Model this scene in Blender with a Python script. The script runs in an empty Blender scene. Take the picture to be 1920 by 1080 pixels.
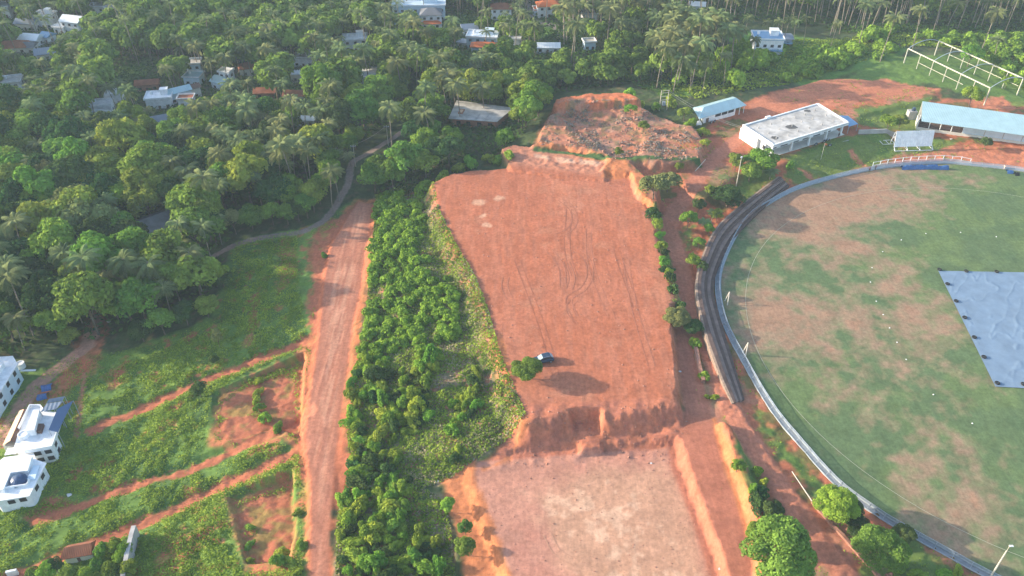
import bpy, math, random
import numpy as np
from mathutils import Vector
R=math.radians
rng=np.random.default_rng(7); random.seed(7)
# ---------------------------------------------------------------- camera, light, sky
SC=bpy.context.scene; COL=SC.collection
CZ=145.0; TH=R(38); ST,CT=math.sin(TH),math.cos(TH); FP=1560.0
cd=bpy.data.cameras.new('camera'); cam=bpy.data.objects.new('camera',cd); COL.objects.link(cam)
cam.location=(0,0,CZ); cam.rotation_euler=(R(90)-TH,0,0)
cd.sensor_width=36; cd.lens=FP/1920*36; cd.clip_start=1; cd.clip_end=12000
SC.camera=cam
SUN_EL=R(17); SUN_DIR=Vector((-31,4.5,0)).normalized()       # towards the sun on the ground plane
wd=bpy.data.worlds.new('World'); SC.world=wd; wd.use_nodes=True
nt=wd.node_tree; nt.nodes.clear()
sky=nt.nodes.new('ShaderNodeTexSky'); sky.sky_type='NISHITA'; sky.sun_disc=False
sky.sun_elevation=SUN_EL; sky.sun_rotation=math.atan2(SUN_DIR.x,SUN_DIR.y)
sky.air_density=1.0; sky.dust_density=1.5
bg=nt.nodes.new('ShaderNodeBackground'); bg.inputs[1].default_value=0.15
wo=nt.nodes.new('ShaderNodeOutputWorld')
nt.links.new(sky.outputs[0],bg.inputs[0]); nt.links.new(bg.outputs[0],wo.inputs[0])
sl=bpy.data.lights.new('sun','SUN'); sl.energy=3.6; sl.angle=R(0.6); sl.color=(1.0,0.85,0.66)
so=bpy.data.objects.new('sun',sl); COL.objects.link(so)
sv=Vector((SUN_DIR.x*math.cos(SUN_EL),SUN_DIR.y*math.cos(SUN_EL),math.sin(SUN_EL)))
so.rotation_euler=sv.to_track_quat('Z','Y').to_euler(); so.location=sv*400
SC.view_settings.view_transform='Standard'; SC.view_settings.look='None'
SC.view_settings.exposure=1.48; SC.view_settings.gamma=1
SC.cycles.max_bounces=6; SC.cycles.volume_bounces=1; SC.cycles.transparent_max_bounces=8
SC.cycles.diffuse_bounces=3; SC.cycles.use_denoising=True
# ---------------------------------------------------------------- projection helpers
def U(px,py,h=0.0):
    u=(px-960)/FP; v=(py-540)/FP; z=(CZ-h)/(ST+v*CT)
    return (u*z, z*(CT-v*ST))
def P(x,y,z=0.0):
    d=y*CT+(CZ-z)*ST
    return 960+FP*x/d, 540+FP*((CZ-z)*CT-y*ST)/d, d
def poly(pts,h=0.0): return np.array([U(a,b,h) for a,b in pts])
def hash2(ix,iy,s):
    n=(ix.astype(np.int64)*374761393+iy.astype(np.int64)*668265263+s*144269504)&0x7fffffff
    n=((n^(n>>13))*1274126177)&0x7fffffff
    return ((n^(n>>16))&0xffff)/65535.0
def vnoise(x,y,s=0):
    ix=np.floor(x); iy=np.floor(y); fx=x-ix; fy=y-iy
    fx=fx*fx*(3-2*fx); fy=fy*fy*(3-2*fy)
    a=hash2(ix,iy,s); b=hash2(ix+1,iy,s); c=hash2(ix,iy+1,s); d=hash2(ix+1,iy+1,s)
    return (a*(1-fx)+b*fx)*(1-fy)+(c*(1-fx)+d*fx)*fy
def fbm(x,y,sc,oc=4,s=0):
    t=0;a=0.5;n=0
    for k in range(oc):
        t=t+a*vnoise(x/sc*(2**k)+17.3*k,y/sc*(2**k)+9.1*k,s+k); n+=a; a*=0.55
    return t/n
def sdf(X,Y,pg,lim=40):
    """signed distance, negative inside; far values clipped"""
    out=np.full(X.shape,float(lim))
    m=(X>pg[:,0].min()-lim)&(X<pg[:,0].max()+lim)&(Y>pg[:,1].min()-lim)&(Y<pg[:,1].max()+lim)
    x=X[m]; y=Y[m]; d=np.full(x.shape,1e18); ins=np.zeros(x.shape,bool); n=len(pg)
    for i in range(n):
        ax,ay=pg[i]; bx,by=pg[(i+1)%n]; ex,ey=bx-ax,by-ay
        t=np.clip(((x-ax)*ex+(y-ay)*ey)/(ex*ex+ey*ey+1e-9),0,1)
        d=np.minimum(d,(x-ax-ex*t)**2+(y-ay-ey*t)**2)
        c=((ay<=y)&(by>y))|((by<=y)&(ay>y))
        with np.errstate(divide='ignore',invalid='ignore'):
            ins^=c&(x<ax+(y-ay)/(by-ay if by!=ay else 1e-9)*ex)
    out[m]=np.where(ins,-np.sqrt(d),np.sqrt(d)); return out
def ldist(X,Y,pl,lim=40):
    out=np.full(X.shape,float(lim))
    m=(X>pl[:,0].min()-lim)&(X<pl[:,0].max()+lim)&(Y>pl[:,1].min()-lim)&(Y<pl[:,1].max()+lim)
    x=X[m]; y=Y[m]; d=np.full(x.shape,1e18)
    for i in range(len(pl)-1):
        ax,ay=pl[i]; ex,ey=pl[i+1]-pl[i]
        t=np.clip(((x-ax)*ex+(y-ay)*ey)/(ex*ex+ey*ey+1e-9),0,1)
        d=np.minimum(d,(x-ax-ex*t)**2+(y-ay-ey*t)**2)
    out[m]=np.sqrt(d); return out
def sst(a,b,x): t=np.clip((x-a)/(b-a),0,1); return t*t*(3-2*t)
# ---------------------------------------------------------------- materials
def mat(name,col,rough=0.8,metal=0.0,var=0.0,scale=1.0,bump=0.0,spec=0.3):
    m=bpy.data.materials.new(name); m.use_nodes=True; t=m.node_tree; p=t.nodes['Principled BSDF']
    p.inputs['Roughness'].default_value=rough; p.inputs['Metallic'].default_value=metal
    p.inputs['Specular IOR Level'].default_value=spec
    p.inputs['Base Color'].default_value=(*col,1)
    if var>0:
        tc=t.nodes.new('ShaderNodeTexCoord'); n=t.nodes.new('ShaderNodeTexNoise')
        n.inputs['Scale'].default_value=scale; n.inputs['Detail'].default_value=6; n.inputs['Roughness'].default_value=0.65
        t.links.new(tc.outputs['Object'],n.inputs['Vector'])
        r=t.nodes.new('ShaderNodeValToRGB'); r.color_ramp.elements[0].position=0.3; r.color_ramp.elements[1].position=0.7
        r.color_ramp.elements[0].color=(*[c*(1-var) for c in col],1); r.color_ramp.elements[1].color=(*[min(1,c*(1+var*0.6)) for c in col],1)
        t.links.new(n.outputs['Fac'],r.inputs[0]); t.links.new(r.outputs[0],p.inputs['Base Color'])
        if bump>0:
            b=t.nodes.new('ShaderNodeBump'); b.inputs['Strength'].default_value=bump; b.inputs['Distance'].default_value=0.1
            t.links.new(n.outputs['Fac'],b.inputs['Height']); t.links.new(b.outputs[0],p.inputs['Normal'])
    return m
def ribbed(name,col,period=0.8,axis=0,var=0.12,rough=0.5,metal=0.1):
    """sheet roofing: fine ribs as colour and bump"""
    m=mat(name,col,rough,metal,var,0.35); t=m.node_tree; p=t.nodes['Principled BSDF']
    tc=t.nodes.new('ShaderNodeTexCoord'); w=t.nodes.new('ShaderNodeTexWave'); w.bands_direction='XYZ'[axis]
    w.inputs['Scale'].default_value=0.314/period*1.0; w.inputs['Distortion'].default_value=0.2
    t.links.new(tc.outputs['Object'],w.inputs['Vector'])
    b=t.nodes.new('ShaderNodeBump'); b.inputs['Strength'].default_value=0.5; b.inputs['Distance'].default_value=0.08
    t.links.new(w.outputs['Fac'],b.inputs['Height']); t.links.new(b.outputs[0],p.inputs['Normal'])
    return m
def leafmat(name,c0,c1,trans=0.25,rnd=1.0):
    """foliage: colour runs c0..c1 by the leaf's own tint and by the plant"""
    m=bpy.data.materials.new(name); m.use_nodes=True; t=m.node_tree; t.nodes.clear()
    at=t.nodes.new('ShaderNodeAttribute'); at.attribute_name='tint'
    oi=t.nodes.new('ShaderNodeObjectInfo')
    mx=t.nodes.new('ShaderNodeMath'); mx.operation='MULTIPLY_ADD'; mx.inputs[1].default_value=0.45*rnd
    a2=t.nodes.new('ShaderNodeMath'); a2.operation='MULTIPLY'; a2.inputs[1].default_value=0.75 if rnd else 1.0
    t.links.new(at.outputs['Fac'],a2.inputs[0])
    t.links.new(oi.outputs['Random'],mx.inputs[0]); t.links.new(a2.outputs[0],mx.inputs[2])
    r=t.nodes.new('ShaderNodeValToRGB'); r.color_ramp.elements[0].color=(*c0,1); r.color_ramp.elements[1].color=(*c1,1)
    t.links.new(mx.outputs[0],r.inputs[0])
    hs=t.nodes.new('ShaderNodeHueSaturation')
    h2=t.nodes.new('ShaderNodeMath'); h2.operation='MULTIPLY_ADD'; h2.inputs[1].default_value=0.07*rnd; h2.inputs[2].default_value=0.5-0.04*rnd
    fr=t.nodes.new('ShaderNodeMath'); fr.operation='FRACT'; m7=t.nodes.new('ShaderNodeMath'); m7.operation='MULTIPLY'; m7.inputs[1].default_value=7.31
    t.links.new(oi.outputs['Random'],m7.inputs[0]); t.links.new(m7.outputs[0],fr.inputs[0]); t.links.new(fr.outputs[0],h2.inputs[0])
    t.links.new(h2.outputs[0],hs.inputs['Hue']); t.links.new(r.outputs[0],hs.inputs['Color'])
    d=t.nodes.new('ShaderNodeBsdfDiffuse'); tr=t.nodes.new('ShaderNodeBsdfTranslucent'); ms=t.nodes.new('ShaderNodeMixShader'); ms.inputs[0].default_value=trans
    o=t.nodes.new('ShaderNodeOutputMaterial')
    t.links.new(hs.outputs[0],d.inputs[0]); t.links.new(hs.outputs[0],tr.inputs[0])
    t.links.new(d.outputs[0],ms.inputs[1]); t.links.new(tr.outputs[0],ms.inputs[2]); t.links.new(ms.outputs[0],o.inputs[0])
    return m
M={}
M['white']=mat('white_paint',(.78,.80,.82),.7,0,.22,.7)
M['offwhite']=mat('cream_paint',(.66,.64,.58),.7,0,.15,.5)
M['concrete']=mat('concrete',(.40,.39,.38),.9,0,.30,.35,.3)
M['slab']=mat('weathered_slab',(.47,.46,.44),.95,0,.45,.3,.4)
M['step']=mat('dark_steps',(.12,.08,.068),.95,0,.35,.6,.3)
M['steppale']=mat('pale_steps',(.245,.175,.15),.95,0,.35,.5,.3)
M['bluewhite']=mat('pale_blue_paint',(.55,.68,.78),.6,0,.1,.5)
M['blueroof']=ribbed('pale_blue_sheet',(.34,.50,.55),.8,0)
M['blueroof2']=ribbed('blue_sheet',(.18,.34,.52),.7,0)
M['greysheet']=ribbed('grey_blue_sheet',(.20,.25,.32),.9,0)
M['whitesheet']=ribbed('white_sheet',(.72,.78,.82),1.2,0,.08)
M['tile']=ribbed('red_tile',(.30,.11,.06),.35,0,.35,.9,0)
M['orange']=ribbed('orange_tile',(.62,.17,.06),.35,0,.2,.8,0)
M['brownroof']=ribbed('brown_sheet',(.15,.085,.065),.5,0,.2,.7,0)
M['tanroof']=ribbed('tan_sheet',(.62,.42,.28),.6,0,.15,.7,0)
M['greytile']=ribbed('grey_tile',(.17,.18,.20),.35,0,.35,.9,0)
M['brick']=mat('brick_wall',(.36,.17,.11),.95,0,.25,1.5)
M['glass']=mat('window_glass',(.03,.04,.05),.15,0,0,1,0,.6)
M['dark']=mat('dark_opening',(.035,.035,.04),.9)
M['steel']=mat('galvanised',(.34,.39,.45),.5,.3,.15,2)
M['frame']=mat('pale_steel_frame',(.56,.54,.44),.7,.1,.2,1)
M['archm']=mat('grey_steel_arch',(.36,.42,.45),.6,.2)
M['pole']=mat('concrete_pole',(.52,.47,.38),.85,0,.15,2)
M['polepale']=mat('pale_pole',(.62,.56,.48),.85,0,.15,2)
M['wire']=mat('wire',(.30,.30,.30),.6)
M['black']=mat('rubber_black',(.02,.02,.022),.8)
M['bluecloth']=mat('blue_tarp',(.045,.13,.33),.5,0,.4,2.5,.4)
M['paint_dark']=mat('dark_blue_paint',(.045,.075,.12),.25,.35,0,1,0,.6)
M['carglass']=mat('windscreen',(.30,.40,.44),.1,0,0,1,0,.8)
M['chrome']=mat('light_metal',(.6,.62,.65),.25,.6)
M['red']=mat('red_lamp',(.4,.02,.02),.4)
M['skin']=mat('skin',(.20,.10,.06),.7)
M['cloth_pale']=mat('pale_cloth',(.72,.55,.45),.9)
M['cloth_red']=mat('maroon_cloth',(.20,.03,.03),.9)
M['cloth_dark']=mat('dark_cloth',(.03,.035,.05),.9)
M['cloth_white']=mat('white_cloth',(.7,.7,.7),.9)
M['bark']=mat('bark',(.16,.125,.09),.95,0,.3,2)
M['palmbark']=mat('palm_bark',(.25,.215,.17),.95,0,.25,2)
M['rock']=mat('laterite_rock',(.34,.17,.12),.95,0,.45,.8,.6)
M['debris']=mat('pale_debris',(.6,.6,.6),.8)
L0,L1=(.045,.10,.022),(.25,.37,.062)
M['leaf']=leafmat('forest_leaves',L0,L1)
M['leafb']=leafmat('bright_leaves',(.075,.15,.025),(.27,.41,.06))
M['leafd']=leafmat('dark_leaves',(.020,.055,.020),(.085,.16,.045))
M['leafp']=leafmat('pale_leaves',(.09,.12,.04),(.30,.33,.12))
M['shrub']=leafmat('shrub_leaves',(.065,.15,.022),(.30,.46,.058))
M['palmleaf']=leafmat('palm_fronds',(.035,.075,.028),(.27,.32,.13),.2)
M['leafall']=leafmat('far_leaves',L0,(.25,.36,.065),.25,0)
M['palmall']=leafmat('far_fronds',(.035,.075,.028),(.27,.32,.13),.2,0)
M['cover']=leafmat('creeper',(.085,.165,.02),(.38,.48,.07),.3,0)
M['under']=leafmat('undergrowth_leaves',(.025,.06,.015),(.10,.19,.04),.2,0)
M['dry']=leafmat('dry_grass',(.10,.12,.05),(.52,.43,.28),.2,0)
M['brush']=leafmat('grey_brush',(.13,.12,.10),(.36,.30,.25),.1,0)
# ---------------------------------------------------------------- object helpers
def tag(o,label=None,cat=None,group=None,kind=None):
    if label: o['label']=label
    if cat: o['category']=cat
    if group: o['group']=group
    if kind: o['kind']=kind
    return o
def thing(name,label,cat,loc=(0,0,0),rz=0,group=None):
    o=bpy.data.objects.new(name,None); COL.objects.link(o); o.empty_display_size=0.5
    o.location=loc; o.rotation_euler=(0,0,rz); return tag(o,label,cat,group)
def link(name,me,parent=None):
    o=bpy.data.objects.new(name,me); COL.objects.link(o)
    if parent: o.parent=parent
    return o
class MB:
    def __init__(s,org=(0,0,0)): s.v=[]; s.f=[]; s.m=[]; s.o=org
    def add(s,vs,fs,mi=0):
        b=len(s.v); ox,oy,oz=s.o
        s.v+= [(x-ox,y-oy,z-oz) for x,y,z in vs]; s.f+=[tuple(b+i for i in f) for f in fs]; s.m+=[mi]*len(fs); return s
    def box(s,c,sz,rz=0,mi=0):
        cx,cy,cz=c; a,b,h=sz[0]/2,sz[1]/2,sz[2]/2; co,si=math.cos(rz),math.sin(rz)
        vs=[(cx+x*co-y*si,cy+x*si+y*co,cz+z) for z in(-h,h) for x,y in((-a,-b),(a,-b),(a,b),(-a,b))]
        return s.add(vs,[(3,2,1,0),(4,5,6,7),(0,1,5,4),(1,2,6,5),(2,3,7,6),(3,0,4,7)],mi)
    def prism(s,pts,z0,z1,mi=0,mt=None):
        n=len(pts); a=sum(pts[i][0]*pts[(i+1)%n][1]-pts[(i+1)%n][0]*pts[i][1] for i in range(n))
        if a<0: pts=list(pts)[::-1]
        vs=[(p[0],p[1],z0) for p in pts]+[(p[0],p[1],z1) for p in pts]
        s.add(vs,[tuple(range(n))[::-1]]+[(i,(i+1)%n,n+(i+1)%n,n+i) for i in range(n)],mi)
        s.f.append(tuple(range(len(s.v)-n,len(s.v)))); s.m.append(mi if mt is None else mt); return s
    def tube(s,p,q,r0,r1=None,n=6,mi=0,cap=True):
        r1=r0 if r1 is None else r1; p=Vector(p); q=Vector(q); d=(q-p).normalized()
        a=d.orthogonal().normalized(); b=d.cross(a)
        vs=[tuple(c+(a*math.cos(2*math.pi*i/n)+b*math.sin(2*math.pi*i/n))*r) for c,r in((p,r0),(q,r1)) for i in range(n)]
        fs=[(i,(i+1)%n,n+(i+1)%n,n+i) for i in range(n)]
        if cap: fs+=[tuple(range(n))[::-1],tuple(range(n,2*n))]
        return s.add(vs,fs,mi)
    def path(s,pts,rs,n=6,mi=0):
        for i in range(len(pts)-1): s.tube(pts[i],pts[i+1],rs[i],rs[i+1],n,mi,True)
        return s
    def lathe(s,c,prof,n=12,mi=0):
        vs=[(c[0]+r*math.cos(2*math.pi*i/n),c[1]+r*math.sin(2*math.pi*i/n),c[2]+z) for r,z in prof for i in range(n)]
        fs=[(k*n+i,k*n+(i+1)%n,(k+1)*n+(i+1)%n,(k+1)*n+i) for k in range(len(prof)-1) for i in range(n)]
        fs+=[tuple(range(n))[::-1],tuple(range((len(prof)-1)*n,len(prof)*n))]
        return s.add(vs,fs,mi)
    def build(s,name,mats,parent=None,smooth=False):
        me=bpy.data.meshes.new(name); me.from_pydata(s.v,[],s.f)
        for m in (mats if isinstance(mats,(list,tuple)) else [mats]): me.materials.append(m)
        if len(me.materials)>1: me.polygons.foreach_set('material_index',s.m)
        if smooth: me.polygons.foreach_set('use_smooth',[True]*len(s.f))
        me.update(); return link(name,me,parent)
def npmesh(name,V,F,mats,tint=None,midx=None):
    me=bpy.data.meshes.new(name); nv=len(V); nf=len(F); k=F.shape[1]
    me.vertices.add(nv); me.vertices.foreach_set('co',np.ascontiguousarray(V,dtype=np.float32).ravel())
    me.loops.add(nf*k); me.loops.foreach_set('vertex_index',np.ascontiguousarray(F,dtype=np.int32).ravel())
    me.polygons.add(nf); me.polygons.foreach_set('loop_start',np.arange(0,nf*k,k,dtype=np.int32))
    for m in mats: me.materials.append(m)
    if midx is not None: me.polygons.foreach_set('material_index',midx.astype(np.int32))
    if tint is not None:
        a=me.attributes.new('tint','FLOAT','POINT'); a.data.foreach_set('value',tint.astype(np.float32))
    me.update(calc_edges=True); return me
# ---------------------------------------------------------------- circle of the ground (fitted in plan)
ZF=4.0
def fitc(pts,h):
    p=poly(pts,h); A=np.c_[p,np.ones(len(p))]; b=-(p**2).sum(1); s=np.linalg.lstsq(A,b,rcond=None)[0]
    c=-s[:2]/2; return c,math.sqrt(c@c-s[2]),p
FEN=[(1760,307),(1640,318),(1510,350),(1440,384),(1400,414),(1366,472),(1350,530),(1362,602),(1400,677),(1450,762),(1500,824),(1570,902),(1640,955),(1700,992),(1800,1047),(1850,1074)]
FC,FR,FPTS=fitc(FEN,ZF)
def smooth_line(pts,n=8):
    """Catmull-Rom through points"""
    p=np.array(pts,float); p=np.vstack([2*p[0]-p[1],p,2*p[-1]-p[-2]]); o=[]
    for i in range(1,len(p)-2):
        for t in np.linspace(0,1,n,endpoint=False):
            a,b,c,d=p[i-1],p[i],p[i+1],p[i+2]
            o.append(.5*((2*b)+(-a+c)*t+(2*a-5*b+4*c-d)*t*t+(-a+3*b-3*c+d)*t**3))
    o.append(p[-2]); return np.array(o)
# fence line: follow the traced points, continue on the circle outside the frame
def ang(p): return math.atan2(p[1]-FC[1],p[0]-FC[0])
a_end=ang(FPTS[-1]); a0=ang(FPTS[0])
if a_end<0: a_end+=2*math.pi
ext0=[(FC[0]+FR*math.cos(a),FC[1]+FR*math.sin(a)) for a in np.linspace(a0-.55,a0-.12,4)]
ext1=[(FC[0]+FR*math.cos(a),FC[1]+FR*math.sin(a)) for a in np.linspace(a_end+.1,a_end+.45,4)]
FLINE=smooth_line(ext0+[tuple(q) for q in FPTS]+ext1,10)
rest=[(FC[0]+FR*math.cos(a),FC[1]+FR*math.sin(a)) for a in np.linspace(a_end+.5,a0-.6+2*math.pi,30)]
FIELD=np.vstack([FLINE,np.array(rest)])
# ---------------------------------------------------------------- traced outlines (pixels of the 1920x1080 picture, at their own height)
ROADL=poly([(672,378),(655,402),(622,460),(609,520),(604,580),(598,640),(588,700),(578,760),(572,830),(583,900),(583,1000),(583,1110),(618,1110),(618,1000),(622,950),(628,870),(635,810),(641,760),(651,690),(662,600),(676,540),(684,480),(692,430),(697,382)],0)
PLAT=poly([(818,345),(850,328),(900,320),(970,318),(1030,326),(1125,338),(1178,326),(1196,362),(1214,400),(1224,440),(1240,500),(1258,550),(1252,600),(1266,650),(1270,710),(1262,752),(1180,766),(1125,772),(1070,770),(1030,782),(985,785),(962,740),(936,665),(907,572),(872,492),(842,430),(824,385)],8)
PAD=poly([(895,868),(1000,860),(1100,851),(1258,841),(1276,892),(1313,985),(1331,1022),(1358,1085),(1374,1140),(975,1140),(962,1085),(930,1010),(903,945),(888,900)],3)
ROADR=poly([(1268,640),(1276,720),(1286,790),(1302,875),(1322,940),(1345,1005),(1370,1080),(1386,1130),(1420,1130),(1410,1050),(1395,990),(1380,935),(1365,897),(1340,812),(1332,765),(1316,700),(1292,640),(1266,590)],5)
BANK=poly([(1356,790),(1372,800),(1390,850),(1408,897),(1426,947),(1440,1010),(1444,1060),(1444,1130),(1434,1130),(1432,1060),(1427,1010),(1415,950),(1397,900),(1378,850),(1366,812)],7.0)
PATHR=smooth_line(poly([(1400,255),(1345,300),(1300,352),(1258,410),(1262,450),(1277,490),(1292,560),(1318,622),(1345,700),(1375,775),(1420,850),(1470,925),(1530,1010),(1600,1100)],5),6)
COMP=poly([(1265,310),(1300,285),(1325,240),(1395,205),(1450,178),(1540,150),(1600,146),(1680,160),(1750,172),(1742,188),(1690,196),(1610,212),(1605,245),(1660,243),(1660,252),(1590,258),(1500,290),(1462,306),(1425,318),(1370,330),(1320,372),(1285,340)],6.8)
TERR=poly([(942,280),(965,272),(1060,284),(1138,297),(1132,335),(1050,328),(960,318)],8.6)
MOUND=poly([(1005,268),(1030,215),(1060,195),(1190,193),(1235,215),(1300,235),(1318,262),(1310,292),(1250,300),(1180,296),(1142,297),(1138,285),(1060,268)],10.5)
BACKW=poly([(1045,182),(1100,172),(1180,170),(1200,182),(1190,184),(1040,190)],13)
LANE=smooth_line(poly([(790,225),(760,243),(720,268),(690,288),(660,308),(652,348),(612,405),(560,432),(500,440),(440,452),(400,465)],-1),6)
MEAD=poly([(440,458),(520,445),(600,430),(640,400),(668,385),(606,520),(600,600),(584,700),(568,830),(578,900),(578,1120),(-90,1120),(-90,640),(0,690),(140,650),(190,655),(270,640),(330,620),(405,600),(420,540),(430,490)],-3)
BELT=poly([(700,388),(693,480),(686,545),(676,610),(656,700),(646,800),(650,860),(625,950),(622,1120),(860,1120),(850,1000),(838,930),(800,908),(850,892),(900,860),(960,832),(988,805),(965,750),(938,682),(918,605),(893,542),(858,482),(828,420),(815,352),(750,335),(700,350)],3)
FORL=poly([(-220,-60),(-220,690),(0,678),(40,662),(130,636),(190,640),(270,622),(330,602),(392,585),(415,530),(432,470),(450,432),(540,418),(592,400),(632,345),(645,305),(690,278),(760,232),(800,180),(860,140),(1000,150),(1100,100),(1100,-60)],-5)
FORR=poly([(702,305),(705,372),(790,348),(850,316),(945,296),(985,262),(1020,200),(1060,178),(1180,170),(1250,205),(1300,205),(1330,180),(1390,175),(1440,165),(1545,138),(1640,112),(1700,84),(1920,62),(2100,60),(2100,-60),(1100,-60),(1000,100),(860,130),(790,190),(770,235)],3)
# ---------------------------------------------------------------- ground sheet
def axis(seg):
    o=[seg[0][0]]
    for a,b,st0,st1 in seg:
        x=a
        while x<b-1e-6:
            t=(x-a)/(b-a); x+=st0+(st1-st0)*t; o.append(min(x,b))
    return np.array(sorted(set(np.round(o,4))))
xs=axis([(-3500,-400,400,60),(-400,-200,10,1.2),(-200,-60,.9,.5),(-60,100,.45,.45),(100,230,.55,1.0),(230,420,1.2,10),(420,3500,60,400)])
ys=axis([(-2500,60,300,6),(60,88,2,.45),(88,200,.42,.5),(200,300,.5,.8),(300,450,.8,1.4),(450,600,2,12),(600,5000,20,500)])
GX,GY=np.meshgrid(xs,ys)
ctrl=[(50,300,-8),(50,600,-6),(300,500,-5),(400,300,-8),(300,100,-9),(600,60,-9),(900,60,-6),(700,250,-2),(560,430,-2),(660,340,-.8),(250,700,-4.5),
(60,760,-6),(100,900,-6),(100,1060,-6),(450,700,-2.6),(450,1000,-3.4),(563,600,-1.9),(560,760,-2.2),(560,950,-2.4),(565,480,-1.6),(300,900,-4.8),(300,1050,-5),(640,500,0),(610,700,0),(600,900,0),(600,1060,0),
(690,600,.5),(670,780,.5),(690,900,.6),(740,1060,.5),(830,1000,.6),(760,450,2.2),(740,650,2),(760,800,2),(800,960,1),(800,480,4.2),(835,480,5.8),(860,560,6.0),(885,640,6.2),(905,720,6.2),(930,790,5.6),(840,700,4.0),(900,840,3.4),(1100,500,8),
(1330,400,4.6),(1300,500,4.2),(1330,600,4.2),(1350,700,4.6),(1420,800,5.2),(1500,900,5),(1600,1040,5),(1420,1000,5),(1600,500,4),(1800,700,4),(1500,420,4),(1780,285,4.8),
(1500,250,6.5),(1400,220,6.8),(1340,200,6.8),(1250,220,7.5),(1100,230,8.5),(1150,280,8),(900,220,3),(880,290,4),(1000,130,2),(1200,100,1),(1500,120,4),(1700,130,6),(1900,150,6),(1800,220,6),(1500,30,0),(1800,20,2),(1100,20,-4)]
cp=np.array([(*U(a,b,h),h) for a,b,h in ctrl])
# smooth interpolation of the control heights, evaluated on a coarse grid and resampled
def base_h(X,Y):
    n=np.zeros(X.shape); w=np.zeros(X.shape)
    for x,y,h in cp:
        d2=(X-x)**2+(Y-y)**2; k=np.exp(-d2/(2*11.0**2))+.02*np.exp(-d2/(2*35.0**2))+1e-6/(d2+100)
        n+=k*h; w+=k
    return n/w
Z=base_h(GX,GY)
dam=np.clip(fbm(GX,GY,28,4,3)-.5,-.5,.5)
Z+=dam*3.0*sst(250,420,GY)+dam*1.0
def stamp(pg,h,w,rag=0.0):
    global Z
    d=sdf(GX,GY,pg,w+5)+rag*(fbm(GX,GY,3.5,3,11)-.5)*2
    k=1-sst(0,w,d); Z=Z*(1-k)+h*k
wide=sdf(GX,GY,FIELD,30); k=1-sst(2,14,wide); Z=Z*(1-k)+ZF*k
stamp(ROADL,0,1.2,.3)
stamp(COMP,6.7,3)
stamp(PLAT,8,5.5,1.2); stamp(TERR,8.7,1.2,.5)
stamp(poly([(1130,318),(1150,298),(1178,302),(1215,340),(1235,352),(1228,385),(1202,366),(1186,322)],9.4),9.6,1.2,.8)
stamp(MOUND,9.7,1.6,1.2); stamp(BACKW,12.2,1.4,.8)
inm=1-sst(-1,2,sdf(GX,GY,MOUND,10)); Z+=inm*(fbm(GX,GY,9,4,21)-.5)*2.0
stamp(poly([(1060,215),(1160,218),(1200,250),(1190,290),(1150,292),(1120,262),(1080,245)],9.5),8.7,2.5,1.0)
stamp(poly([(1245,268),(1306,270),(1312,298),(1240,298)],9.4),9.6,.7,.2)
stamp(PAD,3,2.6,.5)
stamp(ROADR,5,1.6,.3); stamp(BANK,7.0,1.7,.25)
pd=ldist(GX,GY,PATHR); k=(1-sst(1.6,3.4,pd))*(GY<215); Z=Z*(1-k)+np.where(GY<150,5.2,4.6)*k
stamp(poly([(1074,785),(1120,785),(1127,832),(1084,836)],5.5),4.6,1.0,.2)
stamp(poly([(880,868),(1000,852),(1080,845),(1080,862),(1000,868),(895,880)],3),3.2,2.0,.3)
for pg,h in ((poly([(405,742),(470,712),(568,676),(562,828),(520,800),(470,820),(398,822)],-3),-3.1),(poly([(432,930),(545,898),(552,985),(540,1060),(470,1060)],-3.4),-3.8),(poly([(720,1052),(840,1020),(870,1100),(720,1100)],0),0.0)):
    stamp(pg,h,.8,.6)
# terraces of the meadow: low steps that follow the cut strips
STA=smooth_line(poly([(170,790),(290,748),(380,712),(470,684),(580,648)],-3),5)
STB=smooth_line(poly([(60,965),(140,940),(230,910),(350,880),(450,848),(550,808),(576,790)],-4),5)
STC=smooth_line(poly([(-30,1090),(60,1052),(180,1010),(290,965),(400,920),(480,892),(562,858)],-4),5)
for ln in (STA,STB,STC):
    d=ldist(GX,GY,ln,12); Z-= .7*(1-sst(1.0,3.2,d))*(GX<-40)
veg_rough=(fbm(GX,GY,2.6,3,5)-.5)
mead=1-sst(-2,1,sdf(GX,GY,MEAD,8)); belt=1-sst(-2,1,sdf(GX,GY,BELT,8))
barem=np.maximum.reduce([1-sst(-2,2,sdf(GX,GY,poly(pg,-3),8)) for pg in ([(405,742),(470,705),(568,672),(566,850),(520,830),(440,842),(392,832)],[(430,935),(545,900),(552,985),(540,1070),(465,1070)])])
Z+=veg_rough*(mead*.45*(1-.8*barem)+belt*1.3)
flat=np.maximum.reduce([1-sst(0,4,sdf(GX,GY,pg,8)) for pg in (PLAT,PAD,ROADL,ROADR,COMP)]+[1-sst(-1,2,wide)])
near=(GX>-220)&(GX<260)&(GY<460)
Z+=np.where(near,(fbm(GX,GY,1.7,3,31)-.5)*(.10+.55*(1-flat)),0)
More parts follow.
